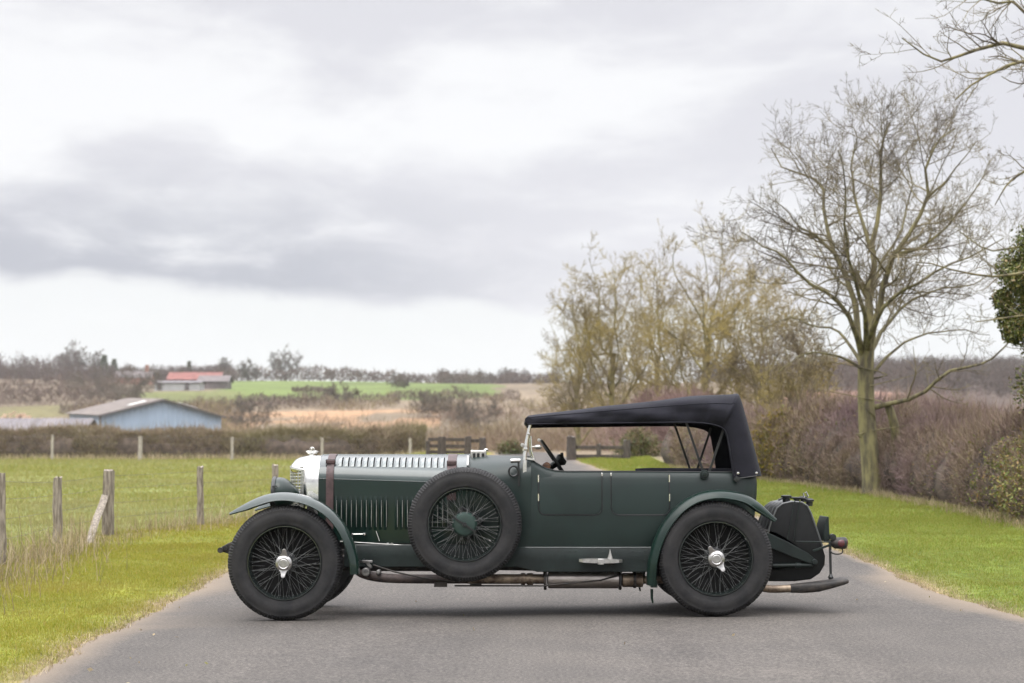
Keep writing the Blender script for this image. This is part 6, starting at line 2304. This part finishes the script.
def conifer(px, pyt, dd, hwp, seed, lab):
    rg = np.random.default_rng(seed)
    Y = dd - 14
    p = gpos(px, 380, Y)
    H = at(px, pyt, Y)[2] - p[2]
    W = hwp / F_PX * dd
    root = empty("conifer_tree", p, lab, "tree", "dark conifers on the skyline")
    MB().tube([(0, 0, 0), (0, 0, H * 0.9)], [0.02 * H, 0.004 * H], 6).build("trunk", m_fartwig, root)
    n = 900
    t = rg.random(n) ** 0.8
    a = rg.uniform(0, 2 * math.pi, n)
    r = W * (1 - t) ** 0.8 * (0.45 + 0.55 * np.abs(np.sin(t * 22))) * rg.random(n) ** 0.4
    P = np.stack([r * np.cos(a), r * np.sin(a), H * (0.1 + 0.9 * t)], 1)
    mb = MB()
    slivers(mb, P, np.stack([np.cos(a), np.sin(a), -0.25 + 0.3 * rg.random(n)], 1), H * 0.09 * rg.uniform(0.6, 1.4, n), np.full(n, H * 0.014), rg)
    mb.build("crown", m_dkleaf, root, smooth=0)


conifer(104, 355, 560, 6, 1, "pointed dark conifer on the left skyline, left one of the touching pair")
conifer(114, 359, 560, 6, 2, "rounder dark conifer on the left skyline, right one of the touching pair")
conifer(189, 361, 580, 3, 3, "narrow dark conifer directly above the red roof")
conifer(182, 371, 430, 4, 4, "small dark conifer poking up behind the left part of the red roof")
conifer(469, 374, 570, 5, 5, "tiny dark evergreen on the skyline left of the windscreen")

# ---- farm buildings
m_blue = mat("light_blue_cladding", (0.31, 0.395, 0.495), 0.55, vary=0.06, scale=0.8, stretch=(1, 1, 0.15))
m_roofg = mat("fibre_cement_roof", (0.155, 0.132, 0.118), 0.85, vary=0.18, scale=1.2)
m_white = mat("translucent_roof_sheet", (0.75, 0.75, 0.72), 0.5)
m_trim = mat("dark_verge_trim", (0.10, 0.09, 0.085), 0.7)
m_bluedoor = mat("dark_blue_door", (0.10, 0.16, 0.28), 0.5)


def shed(name, label, cat, corner, ang, W, L, he, hr, mw, mr, rise=0.0, corr=0.0, over=0.35, found=3.0):
    """corner: near left corner of the gable; gable runs W along (cos,sin) of ang, length L away from us"""
    root = empty(name, corner, label, cat)
    u = np.array([math.cos(ang), math.sin(ang), 0])
    v = np.array([-math.sin(ang), math.cos(ang), 0])
    k = np.array([0, 0, 1.0])
    v = v + k * (rise / L)
    mb = MB()
    n = max(8, int(W / 0.5))
    # corrugated gable front and back, side walls
    xs_ = np.linspace(0, W, n * 2 + 1)
    for s, off in ((0, 0.0), (1, L)):
        a, b = [], []
        for i, x in enumerate(xs_):
            z = he + (hr - he) * (1 - abs(x - W / 2) / (W / 2))
            c = v * (off + (corr if i % 2 else 0) * (1 if s == 0 else -1))
            a.append(u * x + c - k * found)
            b.append(u * x + c + k * z)
        mb.grid([a, b])
    ys_ = np.linspace(0, L, int(L / 0.5) * 2 + 1)
    for x0, sg in ((0, 1), (W, -1)):
        a, b = [], []
        for i, y in enumerate(ys_):
            c = u * (x0 + sg * (corr if i % 2 else 0)) + v * y
            a.append(c - k * found)
            b.append(c + k * he)
        mb.grid([a, b])
    mb.build("wall", mw, root, smooth=0)
    rf = MB()
    sl = (hr - he) / (W / 2)
    for sg in (-1, 1):
        rows = []
        for i, y in enumerate(np.linspace(-over, L + over, int((L + 2 * over) / 0.45) * 2 + 1)):
            dz = 0.045 if i % 2 else 0.0
            e = u * (W / 2 + sg * (W / 2 + over)) + v * y + k * (he - sl * over + 0.06 + dz)
            r = u * (W / 2) + v * y + k * (hr + 0.06 + dz)
            rows.append([e, r, r + k * 0.06, e + k * 0.06])
        rf.grid(np.array(rows), close_v=True, cap0=True, cap1=True)
    roof = rf.build("roof", mr, root, smooth=0)
    tr = MB()
    for y in (-over - 0.04,):
        for sg in (-1, 1):
            tr.bar(u * (W / 2 + sg * (W / 2 + over)) + v * y + k * (he - sl * over + 0.05), u * (W / 2) + v * y + k * (hr + 0.06), 0.16, 0.06)
    tr.build("verge_board", m_trim, root, smooth=0)
    return root, u, v, k, sl, roof


c0 = gpos(101.0, 430, 147.0)
barn_z = lambda py, Y: float(at(100, py, Y)[2])
he_, hr_ = barn_z(415.5, 147) - c0[2], barn_z(400.0, 148.5) - c0[2]
barn, u, v, k, sl, roof_ = shed("farm_barn", "light blue metal clad barn with a low grey gabled roof behind the clipped hedge", "barn", c0, RAD(26), 10.9, 12.5, he_, hr_, m_blue, m_roofg, rise=0.5, corr=0.05)
sk = MB()
for t0, t1, y0, y1 in ((0.52, 0.80, 1.2, 2.2),):
    pts = []
    for t, y in ((t0, y0), (t1, y0), (t1, y1), (t0, y1)):
        pts.append(u * (5.45 * t) + v * y + k * (he_ + sl * 5.45 * t + 0.19))
    P = np.array(pts)
    sk.grid([P, P + k * 0.04], close_v=True, cap0=True, cap1=True)
sk.build("skylight", m_white, barn, smooth=0)
dmb_ = MB().box(v * 2.6 - u * 0.06 + k * 0.9, (0.12, 1.6, 2.4), np.stack([u, v, k], 1))
dmb_.build("door", m_bluedoor, barn, smooth=0)
for vv in (0.0,):
    MB().tube([-u * 0.12 - v * 0.1 + k * (-1), -u * 0.12 - v * 0.1 + k * he_], 0.09, 8).build("downpipe", m_trim, barn)
rlt = MB()
for x_, y_ in ((7.6, 3.0),):
    pts = [u * xx + v * yy + k * (he_ + sl * (10.9 - xx) + 0.19) for xx, yy in ((7.0, -0.2), (8.6, -0.2), (8.6, 0.8), (7.0, 0.8))]
    P = np.array(pts)
    rlt.grid([P, P + k * 0.04], close_v=True, cap0=True, cap1=True)
rlt.build("skylight", m_white, barn, smooth=0)

m_lilac = mat("weathered_grey_sheet", (0.15, 0.135, 0.14), 0.8, vary=0.2, scale=0.8, stretch=(1, 0.2, 0.2))
c1 = gpos(80, 430, 128.0)
zt1 = barn_z(420, 131) - c1[2]
shed("long_shed", "low long shed with a pale grey corrugated roof left of the blue barn", "shed", c1, RAD(90), 6.0, 16.0, zt1 - 1.1, zt1, m_lilac, m_lilac, corr=0.03, over=0.3)

m_redroof = mat("red_roof_tiles", (0.185, 0.068, 0.055), 0.8, vary=0.2, scale=0.8)
m_greywall = mat("grey_stone_wall", (0.135, 0.115, 0.112), 0.85, vary=0.2, scale=0.6)
m_brick = mat("red_brick", (0.27, 0.14, 0.10), 0.85, vary=0.2, scale=0.8)
m_palewall = mat("pale_grey_cladding", (0.34, 0.345, 0.34), 0.7, vary=0.08, scale=0.5)
c2 = gpos(219, 395, 395.0)
z2 = lambda py: float(at(200, py, 400)[2]) - c2[2]
fr_, u, v, k, sl, _ = shed("farm_range", "grey walled farm range under a long red tiled roof on the far hillside", "farm building", c2, RAD(90), 7.0, 11.5, z2(380.5), z2(373.2), m_greywall, m_redroof)
MB().box(-u * 0.08 + v * 3.2 + k * (z2(386)), (0.16, 1.4, 1.6), np.stack([u, v, k], 1)).build("window", m_trim, fr_, smooth=0)
c2b = gpos(227, 395, 390.0)
shed("stone_barn", "plain grey stone barn at the right end of the red roofed range", "barn", c2b, RAD(90), 6.5, 6.4, z2(382), z2(376.0), m_greywall, m_greywall)
c3 = gpos(199.5, 392, 375.0)
z3 = lambda py: float(at(180, py, 378)[2]) - c3[2]
sh, u, v, k, sl, _ = shed("cattle_shed", "pale grey flat roofed shed in front of the red tiled range", "shed", c3, RAD(88), 5.0, 9.7, z3(383.5), z3(381.4), m_palewall, m_lilac)
for y_ in (2.7, 8.6):
    MB().box(-u * 0.1 + v * y_ + k * (z3(386.6)), (0.2, 0.9, 1.5), np.stack([u, v, k], 1)).build("doorway", m_trim, sh, smooth=0)
c4 = gpos(150, 380, 460.0)
z4 = lambda py: float(at(140, py, 463)[2]) - c4[2]
hs, u, v, k, sl, rf4 = shed("brick_house", "small red brick house with grey roof and tall chimney left of the farm", "house", c4, RAD(90), 6.0, 9.0, z4(378), z4(371.5), m_brick, m_greywall)
MB().box(u * 3 + v * 1.4 + k * z4(369.5), (0.9, 0.9, 2.4), np.stack([u, v, k], 1)).build("chimney", m_brick, hs, smooth=0)
# pale heap of cut stone by the left edge
hp = gpos(17, 412, 268.0)
hp[2] -= 0.3
hroot = empty("stone_heap", hp, "pale peach coloured stone heap at the left edge beyond the long shed", "stone heap")
rg = np.random.default_rng(5)
hm = MB()
for i in range(60):
    x, y = rg.uniform(-2.2, 4.5), rg.uniform(-1.2, 1.2)
    z = max(0.1, 1.3 - 0.16 * x * x - 0.4 * y * y) * rg.random()
    hm.box((x, y, z + 0.15), rg.uniform(0.25, 0.7, 3) * np.array([1, 1, 0.6]))
hm.build("stones", mat("pale_cut_stone", (0.52, 0.38, 0.28), 0.85, vary=0.25, scale=1.0), hroot, smooth=0)

# ---- thin winter air over the valley
hz_m = bpy.data.materials.new("valley_air")
hz_m.use_nodes = True
hn, hl = hz_m.node_tree.nodes, hz_m.node_tree.links
hn.clear()
pv = hn.new("ShaderNodeVolumePrincipled")
pv.inputs["Color"].default_value = (0.90, 0.93, 0.97, 1)
pv.inputs["Density"].default_value = 0.00017
pv.inputs["Anisotropy"].default_value = 0.2
ho = hn.new("ShaderNodeOutputMaterial")
hl.new(pv.outputs[0], ho.inputs["Volume"])
hb_ = MB().box((0, 750, 30), (2900, 2940, 140))
hz_ = tag(hb_.build("haze", hz_m, smooth=0), "pale thin haze over the valley and far hillside", "haze", kind="stuff")
scn.cycles.volume_bounces = 1

rg = np.random.default_rng(91)
d = rg.uniform(9.5, 30, 260)
x = road_l(d) + (road_r(d) - road_l(d)) * rg.random(260) ** 1.0
k = rg.random(260) < np.clip(0.12 + 1.2 * np.exp(-np.minimum(x - road_l(d), road_r(d) - x) / 0.35), 0, 1)
x, d = x[k], d[k]
lf = MB()
leaves(lf, np.stack([x, d - 14, G(x, d - 14) + 0.018], 1), rg.uniform(0.008, 0.022, len(x)), rg)
tag(lf.build("leaf_litter", m_dead, smooth=0), "scattered dry leaf bits lying on the lane", "leaf litter", kind="stuff")
